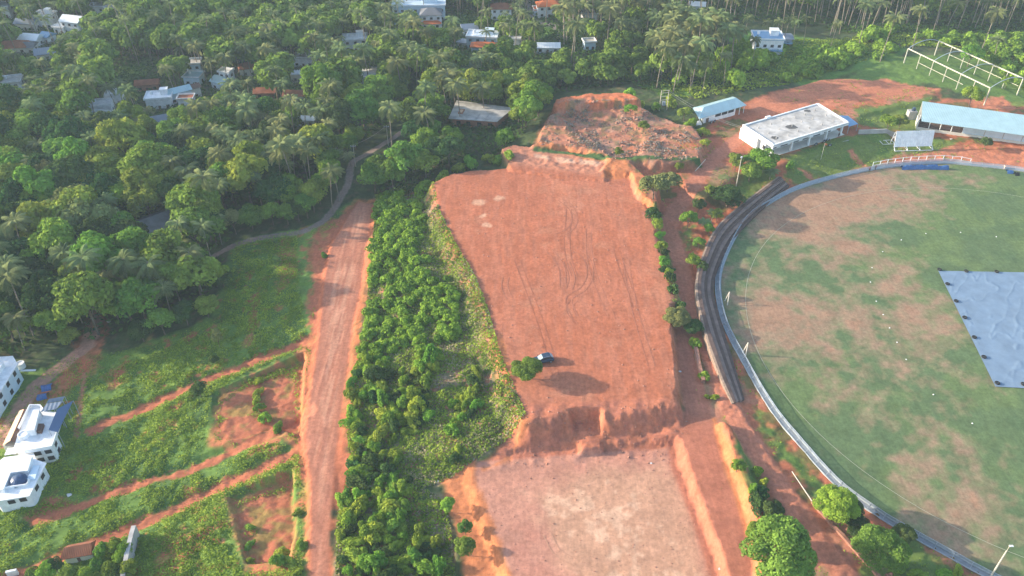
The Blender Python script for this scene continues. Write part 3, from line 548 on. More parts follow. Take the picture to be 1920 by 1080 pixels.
# ---------------------------------------------------------------- houses in the forest: pixel of the roof, size, height, turn, roof, walls, label
HOUSES=[
(82,24,9,7,6.5,-8,'flat','white','slab','white flat-roofed house with a grey slab top at the far upper left'),
(137,33,10,8,6.5,-14,'gable','white','whitesheet','white house with a pitched white sheet roof at the forest gap, upper left'),
(114,46,6,5,3.5,-14,'flat','white','white','small white flat annex below the pitched white house, upper left'),
(58,67,9,7,4,-10,'gable','white','whitesheet','pale sheet-roofed house among trees beside the blue-roofed hut, upper left'),
(88,63,5,5,3.6,-25,'gable','white','blueroof2','small hut with a bright blue roof, upper left'),
(50,38,10,6,4,-5,'gable','offwhite','greysheet','long house with a faded blue-grey roof, upper left'),
(20,82,14,8,3.5,10,'hip','offwhite','tile','wide house with a brown tiled hip roof at the left edge'),
(50,82,7,6,3.4,5,'gable','offwhite','greytile','house with a grey tiled gable beside the wide brown-roofed one'),
(86,93,9,7,3.6,20,'gable','offwhite','greysheet','grey-roofed house under the blue-roofed hut, upper left'),
(20,147,8,7,6,15,'flat','white','slab','white two-storey house half hidden at the left edge below the tiled roofs'),
(182,8,7,6,6,10,'flat','white','slab','white house with a grey flat top near the top edge, left'),
(212,12,8,6,6,-35,'flat','bluewhite','slab','pale blue house with stepped walls near the top edge, left'),
(5,7,8,7,6,0,'flat','white','white','white flat roof in the top left corner'),
(362,113,6,6,6.5,10,'flat','bluewhite','slab','pale blue two-storey house above the patterned blue terrace'),
(362,138,7,6,4,-5,'flat','bluewhite','blueroof','pale blue terrace-roofed house in the middle of the left forest'),
(415,146,7,6,4,-30,'gable','bluewhite','blueroof','light blue roofed house right of the pale blue terrace'),
(423,130,5,4,6.5,-15,'flat','white','white','small white upper block behind the light blue roofed house'),
(465,121,8,6,4,20,'hip','offwhite','tile','white house with a brown hip roof, right of the light blue roofs'),
(297,176,10,7,5,10,'flat','white','white','broad white flat roof in the middle of the left forest'),
(333,165,9,5,5,35,'gable','bluewhite','blueroof','pale blue ridge roof beside the broad white flat roof'),
(353,160,8,4,5,35,'gable','offwhite','brownroof','brown sheet roof lying along the pale blue ridge roof'),
(348,180,6,4,4,5,'flat','white','tile','white porch with columns under the brown sheet roof'),
(211,171,7,5,5,15,'flat','white','white','white roof terrace behind the other white terrace, left forest'),
(188,191,8,6,4.5,15,'flat','white','white','white roof terrace at the lower end of the pair, left forest'),
(188,210,7,5,3.5,-15,'gable','white','whitesheet','low white sheet roof below the pair of white terraces'),
(306,218,9,5,3.5,25,'gable','offwhite','greysheet','low grey sheet roof among trees below the broad white roof'),
(275,151,9,5,3.5,10,'gable','brick','tile','old red-tiled roof behind the broad white flat roof'),
(293,412,11,9,4.0,42,'gable','offwhite','greytile','grey tiled house alone in the forest left of the meadow'),
(560,132,7,4,4,5,'saw','offwhite','whitesheet','shed with a ribbed white saw-tooth roof in the middle forest'),
(570,101,9,6,4.5,-5,'flat','white','slab','white house with a brown slab edge behind the saw-tooth shed'),
(665,67,11,7,5.5,10,'flat','white','white','white flat-roofed house with a water tank, top middle forest'),
(687,136,8,9,5,5,'flat','white','white','white terraced house with a round water tank, middle forest'),
(575,219,6,3,3.2,-5,'gable','white','whitesheet','small white roof peeping out of the canopy left of the slab house'),
(496,166,8,5,3.2,5,'gable','brick','tile','low red-brown tiled hut in the middle forest'),
(552,172,8,5,3.2,-3,'gable','offwhite','tile','reddish tiled hut under the saw-tooth shed'),
(785,4,26,8,8,3,'flat','bluewhite','bluewhite','long two-storey white school-like building at the top edge'),
(808,20,10,8,7,5,'hip','white','greytile','white villa with grey hipped gables in front of the long building'),
(808,39,9,5,3,5,'hip','offwhite','orange','low orange-tiled roof in front of the white villa'),
(905,60,14,8,6,-8,'flat','bluewhite','whitesheet','pale blue and white house with a terrace, top middle'),
(909,76,12,5,3.8,-4,'hip','bluewhite','orange','orange hip roof in front of the pale blue terrace house'),
(880,48,7,6,3.6,10,'gable','white','greysheet','grey-blue roof with white tanks left of the pale blue terrace house'),
(872,72,6,4,3.2,-20,'gable','white','greysheet','low grey roof hut below the grey-blue roof'),
(940,10,10,7,6,0,'hip','white','tile','white house with a brown roof at the top edge beside the curved lane'),
(1028,5,11,7,6,8,'hip','white','orange','white house with an orange roof by the lane at the top edge'),
(1012,14,6,5,3.4,8,'flat','bluewhite','orange','low orange-roofed wing of the roadside compound'),
(967,62,5,6,5,-10,'flat','white','slab','narrow white house left of the lane bend'),
(1027,83,10,5,3,0,'gable','white','whitesheet','white tent-like roof at the end of the grey lane'),
(1105,75,5,4,4,10,'flat','bluewhite','slab','little white block showing through the palms right of the lane'),
(1308,6,7,5,5,-10,'gable','white','whitesheet','white gable behind palms at the top edge, right of centre'),
(1440,66,12,9,8.5,-4,'flat','white','blueroof2','white two-storey house with blue balcony rails among tall palms'),
(1469,66,7,6,3.5,-4,'shed','steel','greysheet','open blue-grey shed beside the house with blue balcony rails'),
(1105,22,7,5,4,10,'flat','white','slab','small white house behind palms above the grove'),
]
def quad_frame(p00,p10,p11,p01):
    a,b,c,d=[np.array(p) for p in(p00,p10,p11,p01)]
    return lambda s,t: tuple(a*(1-s)*(1-t)+b*s*(1-t)+c*s*t+d*(1-s)*t)
def win(m,x,y,z,w,h,rz,thick=.12):
    m.box((x,y,z),(w,thick,h),rz)
def house(px,py,w,d,h,deg,roof,wall,rm,label):
    x,y,g=G(px,py,h); g-=.4
    o=thing('house',label,'house',(x,y,g),R(deg),'houses scattered in the palm forest')
    b=MB(); b.box((0,0,h/2-.6),(w,d,h+1.2)); b.build('wall',M[wall],o)
    H=h+.003; r=MB()
    if roof=='flat':
        r.box((0,0,H+.1),(w+.9,d+.9,.2)); ro=r.build('roof',M[rm],o)
        p=MB(); t=.18; hh=.55
        p.box((0,-d/2-.3,H+.2+hh/2),(w+.9,t,hh)).box((0,d/2+.3,H+.2+hh/2),(w+.9,t,hh)).box((-w/2-.3,0,H+.2+hh/2),(t,d+.6-t-.01,hh)).box((w/2+.3,0,H+.2+hh/2),(t,d+.6-t-.01,hh))
        p.build('parapet',M['white'],ro)
        if w>8.5:
            s=MB(); s.box((w*.22,d*.15,H+.2+1.1),(w*.28,d*.35,2.2)).box((w*.22,d*.15,H+2.5),(w*.28+.4,d*.35+.4,.18)); s.build('stair_head',M[wall],ro)
    elif roof=='saw':
        n=7
        for i in range(n):
            x0=-w/2+w*i/n; dx=w/n
            r.add([(x0,-d/2-.3,H),(x0+dx*.45,-d/2-.3,H+.55),(x0+dx*.98,-d/2-.3,H),(x0,d/2+.3,H),(x0+dx*.45,d/2+.3,H+.55),(x0+dx*.98,d/2+.3,H)],[(0,1,4,3),(1,2,5,4),(0,2,1),(3,4,5),(0,3,5,2)])
        ro=r.build('roof',M[rm],o)
    else:
        rh={'hip':.24,'gable':.22,'shed':.05}[roof]*d+.3; e=.6; ins=min(w/2-.5,d/2) if roof=='hip' else -.05
        W,D=w/2+e,d/2+e; X=W-ins if roof=='hip' else W
        vs=[(-W,-D,H),(W,-D,H),(W,D,H),(-W,D,H),(-X,0,H+rh),(X,0,H+rh),(-W,-D,H-.12),(W,-D,H-.12),(W,D,H-.12),(-W,D,H-.12)]
        r.add(vs,[(0,1,5,4),(2,3,4,5),(1,2,5),(3,0,4),(6,7,1,0),(7,8,2,1),(8,9,3,2),(9,6,0,3),(9,8,7,6)]); ro=r.build('roof',M[rm],o)
    nfl=2 if h>5.4 else 1; fh=h/nfl; nw=max(2,int(w/3))
    for f in range(nfl):
        zc=f*fh+min(1.7,fh*.55)
        for i in range(nw):
            if f==0 and i==nw//2:
                q=MB(); q.box((-w/2+w*(i+.5)/nw,-d/2-.02,1.05),(1.0,.1,2.1)); q.build('door',M['brownroof'],o); continue
            q=MB(); q.box((-w/2+w*(i+.5)/nw,-d/2-.02,zc),(1.3,.1,1.15)); q.build('window',M['dark'],o)
        q=MB(); q.box((-w/2-.02,0,zc),(.1,1.3,1.15)); q.build('window',M['dark'],o)
        q=MB(); q.box((w/2+.02,0,zc),(.1,1.3,1.15)); q.build('window',M['dark'],o)
    if roof=='flat' and w>6.5:
        q=MB(); q.lathe((-w*.3,d*.2,H+.2),[(.62,0),(.62,1.0),(.45,1.25),(.2,1.35)],10); q.build('water_tank',M['white'],o)
    if 'balcony rails' in label:
        q=MB(); q.box((0,-d/2-.75,h*.5),(w,1.4,.15)); q.box((0,-d/2-1.42,h*.5+.9),(w,.08,.08))
        for k in range(12): q.box((-w/2+w*k/11,-d/2-1.42,h*.5+.48),(.08,.08,.9))
        q.build('balcony',M['blueroof2'],o)
    sz=max(w,d); cx,cy,dd=P(x,y,g+h); s=FP/dd
    return (cx-s*w*.52,cy-s*d*.40,cx+s*w*.52,cy+s*(d*.28+1.6))
KEEP=[house(*a) for a in HOUSES]
KEEP+=[(845,186,958,232),(1228,168,1255,207),(985,0,1008,38),(1035,45,1062,84),(205,90,290,135),(655,290,692,318),(150,590,190,680),(715,240,762,272),(845,10,885,42),(1490,85,1700,180),(280,392,322,445)]
# ---------------------------------------------------------------- forest
def resample_line(pl,step):
    d=np.r_[0,np.cumsum(np.linalg.norm(np.diff(pl,axis=0),axis=1))]; q=np.arange(0,d[-1],step)
    return np.stack([np.interp(q,d,pl[:,0]),np.interp(q,d,pl[:,1])],1)
def inpoly(x,y,pg): return sdf(np.array([x]),np.array([y]),pg,1)[0]<0
def scatter(pg,step,seed):
    rg=np.random.default_rng(seed); x0,y0=pg.min(0); x1,y1=pg.max(0); o=[]
    ny_=int((y1-y0)/step)+1
    for j in range(ny_):
        for i in range(int((x1-x0)/step)+1):
            o.append((x0+(i+.5*(j%2)+rg.uniform(-.38,.38))*step,y0+(j+rg.uniform(-.38,.38))*step))
    o=np.array(o); d=sdf(o[:,0],o[:,1],pg,3); return o[d<-.2]
def hits(px,py,r):
    for a,b,c,d in KEEP:
        if a-r*.52<px<c+r*.52 and b-r*.42<py<d+r*.52: return True
    return False
rf=np.random.default_rng(5)
items=[]
for pg,step,which in ((FORL,6.0,'L'),(FORR,5.8,'R')):
    for x,y in scatter(pg,step,31 if which=='L' else 32):
        px,py,d=P(x,y,2)
        if px<-90 or px>2010 or py<-75: continue
        # share of palms by place
        pal=.40
        if px>1060 and py<150: pal=.93
        elif px>700 and py<250: pal=.45
        elif px<330 and 230<py<460: pal=.16
        elif px<420 and py>=420: pal=.45
        elif py>250 and 400<px<640: pal=.5
        if which=='R' and 690<px<860 and py>300: pal=.12
        if 920<px<1200 and py>95: pal=.06
        # open shrub slope on the right
        if px>1370 and py>70+.03*(px-1370) and not(px>1700 and py<85): continue
        if px>1330 and 30<py<110 and not(px>1550 and py<62) and rf.random()<.9: continue
        if px>1060 and rf.random()<.28: continue
        # open lane
        if ldist(np.array([x]),np.array([y]),LANE)[0]<3.6: continue
        isp=rf.random()<pal; s=rf.uniform(.75,1.3)
        if not isp: s*=1.32 if px<700 else 1.1
        if px>930 and py>90 and not isp: s*=.8
        if isp and px<1000: s*=.88
        s=max(s,rf.uniform(1.0,1.25)) if isp and px>1060 else s
        z=float(HZ(x,y)); hc=(7*s if not isp else 14*s*.95)
        cx,cy,dd=P(x,y,z+hc); r=(4.4 if not isp else 3.2)*s*FP/dd
        if hits(cx,cy,r): continue
        items.append((dd,isp,x,y,z,s,px,py))
for x,y in resample_line(LANE,5.2):
    px,py,d=P(x,y,0)
    if px>700: continue
    i_=np.argmin(np.hypot(LANE[:,0]-x,LANE[:,1]-y)); i_=min(max(i_,1),len(LANE)-2); tt=LANE[i_+1]-LANE[i_-1]; tt=tt/np.linalg.norm(tt); nn=np.array([-tt[1],tt[0]])
    if nn[0]>0: nn=-nn
    x2,y2=x+nn[0]*5.6+rf.uniform(-.6,.6),y+nn[1]*5.6+rf.uniform(-.6,.6); px,py,d=P(x2,y2,3)
    items.append((d,False,x2,y2,float(HZ(x2,y2)),rf.uniform(.75,1.0),px,py))
items.sort(key=lambda t:t[0])
def zone(px,py):
    if px>1330: return 'above the sports ground at the top right'
    if px>1060: return 'in the palm grove above the quarried mounds'
    if px>700: return 'in the wood behind the far end of the red platform' if py>150 else 'around the houses at the top middle'
    if py>430: return 'at the forest edge over the village track, lower left' if px<250 else 'along the forest edge above the green meadow'
    if px<230: return 'in the forest by the left edge of the picture' if py>230 else 'near the houses at the upper left'
    if py<200: return 'among the houses in the hazy upper forest'
    return 'in the dense forest left of the grey lane' if px>430 else 'in the middle of the left forest'
GT=set()
pal_i=[t for t in items if t[1]]; bro_i=[t for t in items if not t[1]]
print('palms',len(pal_i),'broad',len(bro_i))
STY=[(.56,None,'mid-green'),(.78,'leafd','dark green'),(.95,'leafb','bright yellow-green'),(1.01,'leafp','pale silvery-green')]
for t in bro_i[:285]:
    _,_,x,y,z,s,px,py=t; u=rf.random()
    if 920<px<1200 and py>95: u=rf.choice([.3,.8,.9])
    st=next(q for q in STY if u<=q[0]); size='large' if s>1.15 else ('small' if s<.78 else 'rounded')
    put('broadleaf_tree',TREE[rf.integers(7)],x,y,z,s,rf.uniform(0,6.28),f'{size} {st[2]} broadleaf tree {zone(px,py)}','tree',f'{size} {st[2]} broadleaf trees {zone(px,py)}',M[st[1]] if st[1] else None,rf.uniform(.85,1.2))
for t in pal_i[:285]:
    _,_,x,y,z,s,px,py=t; size='tall' if s>.95 else 'short'
    k=rf.integers(5); size='tall' if s*PALM[k]['h']>13 else 'short'
    put('coconut_palm',PALM[k],x,y,z,s,rf.uniform(0,6.28),f'{size} coconut palm {zone(px,py)}','palm tree',f'{size} coconut palms {zone(px,py)}')
# the rest of the wood, far off: one object each
def merge(items,lods,mats,trunk):
    Vs=[];Fs=[];Ts=[];Ms=[];b=0
    for t in items:
        _,_,x,y,z,s,px,py=t; k=rf.integers(len(lods)); V_,F_,T_,mi=lods[k]; a=rf.uniform(0,6.28); c,si=math.cos(a),math.sin(a); sz=s*rf.uniform(.85,1.2)
        W=np.stack([x+s*(V_[:,0]*c-V_[:,1]*si),y+s*(V_[:,0]*si+V_[:,1]*c),z+sz*V_[:,2]],1)
        Vs.append(W);Fs.append(F_+b);b+=len(W);Ts.append(np.clip(T_*.75+rf.uniform(-.05,.4),0,1));Ms.append(mi)
    return np.concatenate(Vs),np.concatenate(Fs),np.concatenate(Ts),np.concatenate(Ms)
def trunk_quads(pts,r):
    Vq=[];Fq=[];n=5
    for p in range(len(pts)):
        for i in range(n): Vq.append((pts[p][0]+r*math.cos(i*6.283/n),pts[p][1]+r*math.sin(i*6.283/n),pts[p][2]))
    for p in range(len(pts)-1):
        for i in range(n): Fq.append((p*n+i,p*n+(i+1)%n,(p+1)*n+(i+1)%n,(p+1)*n+i))
    return np.array(Vq),np.array(Fq)
lod=[]
for i in range(5):
    rg=np.random.default_rng(400+i); V_,F_,T_=crown_arrays(rg,4.3,3.3,6.6,14,900,.95,.44)
    tv,tf=trunk_quads([(0,0,-1),(0,0,5)],.22); mi=np.r_[np.zeros(len(F_)),np.ones(len(tf))]; lod.append((np.vstack([V_,tv]),np.vstack([F_,tf+len(V_)]),np.r_[T_,np.zeros(len(tv))],mi))
a=merge(bro_i[285:],lod,None,None); tag(link('distant_broadleaf_trees',npmesh('distant_broadleaf_trees',a[0],a[1],[M['leafall'],M['bark']],a[2],a[3])),'mass of hazy broadleaf trees filling the far forest behind the nearer crowns','forest',None,'stuff')
lod=[]
for i in range(5):
    rg=np.random.default_rng(500+i); V_,F_,T_,pts=palm_arrays(rg,12+i*1.5,18,4.4,9)
    tv,tf=trunk_quads(pts,.17); mi=np.r_[np.zeros(len(F_)),np.ones(len(tf))]; lod.append((np.vstack([V_,tv]),np.vstack([F_,tf+len(V_)]),np.r_[T_,np.zeros(len(tv))],mi))
a=merge(pal_i[285:],lod,None,None); tag(link('distant_palm_trees',npmesh('distant_palm_trees',a[0],a[1],[M['palmall'],M['palmbark']],a[2],a[3])),'mass of far coconut palms whose crowns run together towards the top edge','palm grove',None,'stuff')
# ---------------------------------------------------------------- single trees
def tree_at(px,py,s,mt,label,proto=0,up=None,kind='broadleaf_tree',sz=1.0):
    pr=NEAR[proto%4] if py>560 and s>.5 and px>800 else TREE[proto]
    x,y,g=G(px,py,pr['zc']*s*sz if up is None else up)
    return put(kind,pr,x,y,g,s,rf.uniform(0,6.28),label,'tree',None,M[mt] if mt else None,sz)
tree_at(988,692,.86,'leaf','lone round green tree at the edge of the red platform beside the parked car',1,sz=.72)
tree_at(1270,596,.78,'leafp','pale yellow-green tree on the bank beside the red platform, left of its dark twin',3,sz=.8)
tree_at(1300,613,.60,'leafd','small dark green tree tucked against the pale tree by the platform bank',4,sz=.8)
tree_at(1464,1040,1.62,None,'huge dome-shaped dark tree at the bottom edge between the red tracks',2,sz=.85)
tree_at(1425,1000,.6,'leafb','light feathery tree at the upper left flank of the huge dome tree',5,sz=.8)
tree_at(1567,948,1.02,'shrub','round bright-topped tree under the fence curve, upper one of the lower right trees',0,sz=.85)
tree_at(1606,985,.62,'leafd','shaded small tree between the two large trees under the fence curve',5,sz=.8)
tree_at(1652,1030,1.18,'leaf','broad bright tree under the fence curve, lower one of the lower right trees',6,sz=.8)
tree_at(1694,1003,.55,'leafd','dark small tree at the right side of the broad lower right tree',3,sz=.8)
tree_at(1598,955,.55,'leafd','dark low tree touching the right of the round bright-topped tree',2,sz=.7)
tree_at(1381,300,0.67,'leaf','dark round tree beside the concrete pole in front of the white slab-roofed building',2,sz=.8)
tree_at(1434,298,1.04,'shrub','tall bright tree at the left corner of the white slab-roofed building',0,sz=.68)
tree_at(1408,320,0.76,'leaf','mid-green tree crowded under the tall bright tree by the white building',4,sz=.8)
tree_at(1366,368,1.12,'leafd','dense dark rounded tree at the upper end of the curved seating steps',5,sz=.55)
tree_at(1330,355,0.37,'leaf','small bushy tree left of the dense dark rounded tree',5)
tree_at(1311,383,0.46,'leafd','small globe-shaped tree in the red plot by the dirt path',6)
tree_at(1292,408,0.56,'leafb','bright green globe tree at the edge of the dirt path',2)
tree_at(1330,428,0.41,'leafb','bright leafy small tree under the yellow palm by the seating steps',3)
tree_at(1311,455,0.39,'leaf','small mid-green tree lower in the planted strip by the seating steps',1)
tree_at(1300,488,0.44,'leafb','lowest leafy tree of the planted strip left of the seating steps',4)
tree_at(1228,345,1.04,'leafp','pale straw-green tree at the far right corner of the red platform',3,sz=.8)
tree_at(1254,338,0.85,'leafp','second pale tree leaning right of the straw-green tree at the platform corner',6,sz=.8)
tree_at(1224,402,0.51,'leafd','dark small tree on the platform edge below the pale corner trees',0)
tree_at(1233,421,0.37,'leafb','bright green small tree on the platform edge hedge',2)
tree_at(1240,463,0.39,'leafb','yellow-green bushy tree midway along the platform edge hedge',6)
tree_at(1509,222,.42,'leafb','small yellow-green tree behind the blue lean-to of the white building',1)
tree_at(1530,226,.35,'leaf','small green tree right of the yellow-green tree behind the white building',4)
tree_at(1668,228,.72,'shrub','bushy tree left of the long blue-roofed pavilion',3,sz=.8)
tree_at(1690,226,.62,'leaf','tree touching the left end of the long blue-roofed pavilion',5,sz=.8)
tree_at(1825,176,.85,'shrub','round leafy tree in front of the steel arch frame',2,sz=.9)
tree_at(1822,100,.95,'leafb','yellow-green tree growing through the steel arch frame',0,sz=.9)
tree_at(1889,152,.45,'leafb','thin bright tree inside the right end of the steel arch frame',4,sz=1.1)
tree_at(1850,266,.42,'leafd','dark shrub-like tree in front of the long pavilion wall',6)
tree_at(1284,210,.62,'leaf','bushy tree at the left end of the small blue-roofed hall',3,sz=.8)
tree_at(1183,204,.52,'shrub','grey-green bushy tree on the back of the quarried mounds',1,sz=.7)
tree_at(1207,235,.42,'leaf','dark round bush tree in the middle of the quarried mounds',2,sz=.9)
tree_at(1160,284,.34,'leaf','bush tree at the front lip of the quarried mounds',0)
tree_at(1275,302,0.32,'leaf','small dark bush tree on the right end of the quarried mounds',4)
tree_at(700,330,1.1,'leaf','large grey-green tree where the red road meets the lane',4,sz=.9)
tree_at(760,300,1.0,'leafd','dark spreading tree right of the large grey-green tree at the lane',6)
tree_at(232,562,1.25,'leafb','big bright yellow-green tree at the forest edge above the village track',0,sz=.95)
tree_at(365,500,.80,'leafb','bright lime-green tree at the forest edge, left one of a touching pair',3)
tree_at(398,505,.85,'leafb','bright lime-green tree at the forest edge, right one of a touching pair',1)
tree_at(35,600,.85,'leafb','yellow-green tree in the forest corner above the white two-storey house',5)
tree_at(95,600,.95,'leaf','broad green tree left of the village track with orange new leaves',2)
tree_at(372,728,.48,'leafd','dark round bush tree on the red strip in the meadow',2,sz=.8)
tree_at(406,630,.32,'leafp','thin pale sapling standing in the upper meadow',3,sz=2.0)
tree_at(400,672,.28,'leafd','dark low bush tree below the thin pale sapling in the meadow',6)
tree_at(872,988,.34,'leaf','small globe-shaped tree on the orange slope, upper one of two',2)
tree_at(871,1024,.44,'leaf','small rounded tree on the orange slope, lower one of two',4)
tree_at(838,945,.36,'shrub','light green bush tree at the top of the orange slope',1)
tree_at(1384,872,.34,'leafb','small yellow-green tree on the strip right of the orange bank',5)
tree_at(1010,185,1.0,'shrub','bright green vine-covered tree above the left end of the quarried mounds, front one',1,sz=1.0)
tree_at(985,215,.95,'shrub','bright green tree overlapping the right end of the unfinished slab house',3,sz=.9)
for i,(a,b,s) in enumerate(((85,1070,.42),(128,1072,.36),(190,1030,.36),(215,1022,.38),(180,1060,.34),(240,1065,.4),(225,1045,.34))):
    tree_at(a,b,s,['shrub','leaf','leafb'][i%3],'small garden tree between the red tiled roof and the white wall, bottom left' if i>1 else 'small garden tree left of the red tiled roof, bottom left',i%7)['group']='garden trees at the bottom left'
tree_at(1408,300,.60,'leafb','yellow-green tree between the dark round tree and the tall bright tree by the building',2,sz=.65)
tree_at(1345,402,.42,'leaf','leafy tree at the upper end of the seating steps beside the young palm',0)
tree_at(1318,500,.36,'leafd','dark small tree hugging the outer wall of the seating steps',5)
for i,(a,b,s_) in enumerate(((205,1065,.35),(160,1075,.33),(100,1058,.38),(60,1078,.4),(232,1030,.36),(222,1075,.36))):
    tree_at(a,b,s_,['leaf','shrub','leafd'][i%3],'small garden tree around the red tiled roof at the bottom left',i)['group']='garden trees at the bottom left'
for i,(a,b,s_,w) in enumerate(((262,618,.72,'dark tree closing the forest edge right of the big bright tree'),(300,600,.85,'mid-green tree on the forest edge above the meadow, second from the big bright tree'),(345,583,.8,'dark tree on the forest edge below the lime-green pair, left of two'),(385,572,.75,'dark tree on the forest edge below the lime-green pair, right of two'),(415,520,.6,'small dark tree at the corner where meadow, forest and lane meet'),(130,628,.6,'dark tree beside the head of the village track'))):
    tree_at(a,b,s_,['leafd','leaf'][i%2],w,i,sz=.85)
def palm_at(px,py,s,label,k,squash=1.0):
    pr=PALM[k]; h=pr['h']*s*squash; x,y,g=G(px,py,h); o=put('coconut_palm',pr,x,y,g,s,rf.uniform(0,6.28),label,'palm tree'); o.scale=(s,s,s*squash); return o
palm_at(1336,400,.62,'young yellow-leaved palm beside the curved seating steps',0,.45)
palm_at(1325,418,.55,'low yellowing palm just below the young palm by the seating steps',1,.4)
palm_at(1447,318,.62,'yellow-leaved young palm at the near corner of the white building',2,.4)
palm_at(1353,331,.5,'stubby green palm in the red plot right of the dirt path',3,.3)
palm_at(612,322,.85,'tall palm at the roadside leaning over the grey lane, nearest one to the red road',4,1.0)
palm_at(628,318,.80,'second tall palm over the grey lane, right of the roadside palm',2,1.0)
palm_at(655,288,.7,'brown-fronded palm at the bend of the grey lane',0,.6)
palm_at(1877,75,.85,'crooked palm with yellow fronds behind the steel arch frame',1,.9)
palm_at(1630,10,1.0,'tall bare-trunked palm right of the grove gap, top right',3,1.05)
palm_at(1674,32,1.0,'tall white-trunked palm standing clear in front of the top right grove',4,1.05)
palm_at(1733,20,.95,'white-trunked palm above the left corner of the steel arch frame',4,1.0)
palm_at(1865,25,1.05,'thick-trunked palm of the close pair above the steel arch frame',3,1.1)
for a,b in ((1400,32),(1441,40),(1460,38),(1478,34),(1495,40),(1517,34),(1568,44),(1352,55),(1370,50),(1385,60),(1420,75),(1325,120),(1300,125),(1366,105)):
    palm_at(a,b,.62,'slender palm standing apart on the open green ground by the blue-railed house',rf.integers(5),1.15)['group']='slender palms round the blue-railed house'
# ---------------------------------------------------------------- shrubs
def shrub(x,y,s,label,group,mt=None,sz=1.0):
    return put('shrub',SHR[rf.integers(5)],x,y,float(HZ(x,y))-.15,s,rf.uniform(0,6.28),label,'shrub',group,mt,sz)
far_sh=[]; bs=[]; mat_far=leafmat('far_shrub_leaves',(.065,.15,.022),(.30,.46,.058),.25,0)
for x,y in scatter(BELT,2.35,77):
    px,py,d=P(x,y,2)
    c=vnoise(np.array([x/4.2]),np.array([y/9.0]),9)[0]+.3*vnoise(np.array([x/1.7]),np.array([y/2.6]),5)[0]
    right=(px-(690+max(0,(py-350))*-.05))/(230 if py>500 else 160)
    if c<.57+.50*max(0,right-.42)-(.22 if py>900 else 0)-(.10 if px<760 else 0): continue
    if py>1100 or py<360 or px<635 or (790<px<850 and 900<py<1000): continue
    if sdf(np.array([x]),np.array([y]),PLAT,12)[0]<5.5: continue
    s=rf.uniform(.55,1.15)*(.8 if right>.8 else 1)*(1.15 if c>.9 else 1)
    bs.append((d,x,y,s,px,py))
bs.sort()
for d,x,y,s,px,py in bs[:205]:
    u=rf.random(); mt=None if u<.6 else (M['leafb'] if u<.85 else M['leafd'])
    half='upper' if py<600 else ('middle' if py<830 else 'lower')
    col='leafy green' if u<.6 else ('bright green' if u<.85 else 'dark green')
    shrub(x,y,s,f'{col} shrub in the {half} part of the overgrown slope between red road and platform',f'{col} shrubs in the {half} overgrown slope',mt,rf.uniform(.7,1.5))
far_sh+=[(d,0,x,y,float(HZ(x,y))-.15,s,px,py) for d,x,y,s,px,py in bs[205:]]
print('belt',len(bs))
def shrub_px(px,py,s,label,group=None,mt=None,sz=1.0):
    x,y,g=G(px,py,.8*s); return shrub(x,y,s,label,group,M[mt] if mt else None,sz)
for a,b,s in ((1245,490,1.0),(1250,505,.9),(1256,525,1.0),(1262,545,.9),(1236,440,.9),(1243,475,.8),(1228,412,.9),(1300,640,.8),(1308,650,.8),(1275,575,.9),(1254,510,.7)):
    shrub_px(a,b,s,'low green shrub in the hedge along the right edge of the red platform','hedge shrubs along the platform edge',mt='leafd' if b%2 else None)
for a,b,s in ((1320,707,.8),(1325,745,.4),(1422,887,.75),(1432,905,.6),(1340,745,.5),(1420,945,1.1),(1440,965,1.2),(1430,925,.9),(1450,985,1.0),(1460,950,.7),(1412,915,.6),(1720,1075,.8),(1770,1078,.7),(1795,1070,.6),(1690,1060,.8)):
    shrub_px(a,b,s,'green bush beside the red tracks at the lower right','bushes by the lower right tracks',mt='leafd' if a<1600 and b>915 else 'shrub')
shrub_px(1481,311,.9,'lime-yellow bush between the two grass banks below the white building',mt='leafb')
shrub_px(607,480,.6,'single bright bush on the orange bank left of the red road',mt='leafb')
for a,b,s in ((483,735,.8),(482,752,.7),(486,765,.7),(484,715,.7),(497,785,.9),(520,800,.8)):
    shrub_px(a,b,s,'low bush in the row between the two bare red plots','bushes between the bare plots')
for a,b,s in ((530,1040,1.0),(545,1055,.9),(520,1055,.9),(566,1020,.7),(560,960,.6),(552,1075,.8),(467,990,.6),(467,1020,.6),(468,1050,.6)):
    shrub_px(a,b,s,'bright bush by the bare plot left of the lower red road','bushes by the lower bare plot',mt='leafb')
for x,y in scatter(poly([(1380,85),(1440,95),(1560,85),(1680,60),(1700,95),(1640,118),(1545,140),(1450,172),(1390,180),(1330,165),(1300,195),(1240,185),(1250,160)],4),4.6,91):
    px,py,d=P(x,y,2)
    if hits(px,py,6) and py<80: continue
    if fbm(np.array([x]),np.array([y]),12,3,8)[0]<.44: continue
    far_sh.append((d,0,x,y,float(HZ(x,y))-.2,rf.uniform(1.0,2.3)*(1.2 if py>120 else 1),px,py))
for x,y in scatter(poly([(1700,70),(1920,62),(2060,60),(2060,200),(1930,190),(1890,150),(1800,90)],5),4.8,92):
    px,py,d=P(x,y,2)
    far_sh.append((d,0,x,y,float(HZ(x,y))-.2,rf.uniform(.9,2.0),px,py))
for a,b,s in ((915,298,1.0),(935,300,.9),(955,290,.9),(930,305,.7),(880,310,1.1),(860,318,1.0),(800,345,1.0),(830,335,1.1)):
    shrub_px(a,b,s*1.3,'leafy shrub at the far left corner of the red platform','shrubs at the far corner of the platform')
for a,b,s in ((1180,190,1),(1200,200,1.1),(1255,195,1.1),(1230,205,.9),(1300,232,.8),(1318,250,.8),(1320,275,.7),(1290,235,.7)):
    shrub_px(a,b,s*1.3,'leafy shrub around the edge of the quarried mounds','shrubs round the quarried mounds')
lod=[]
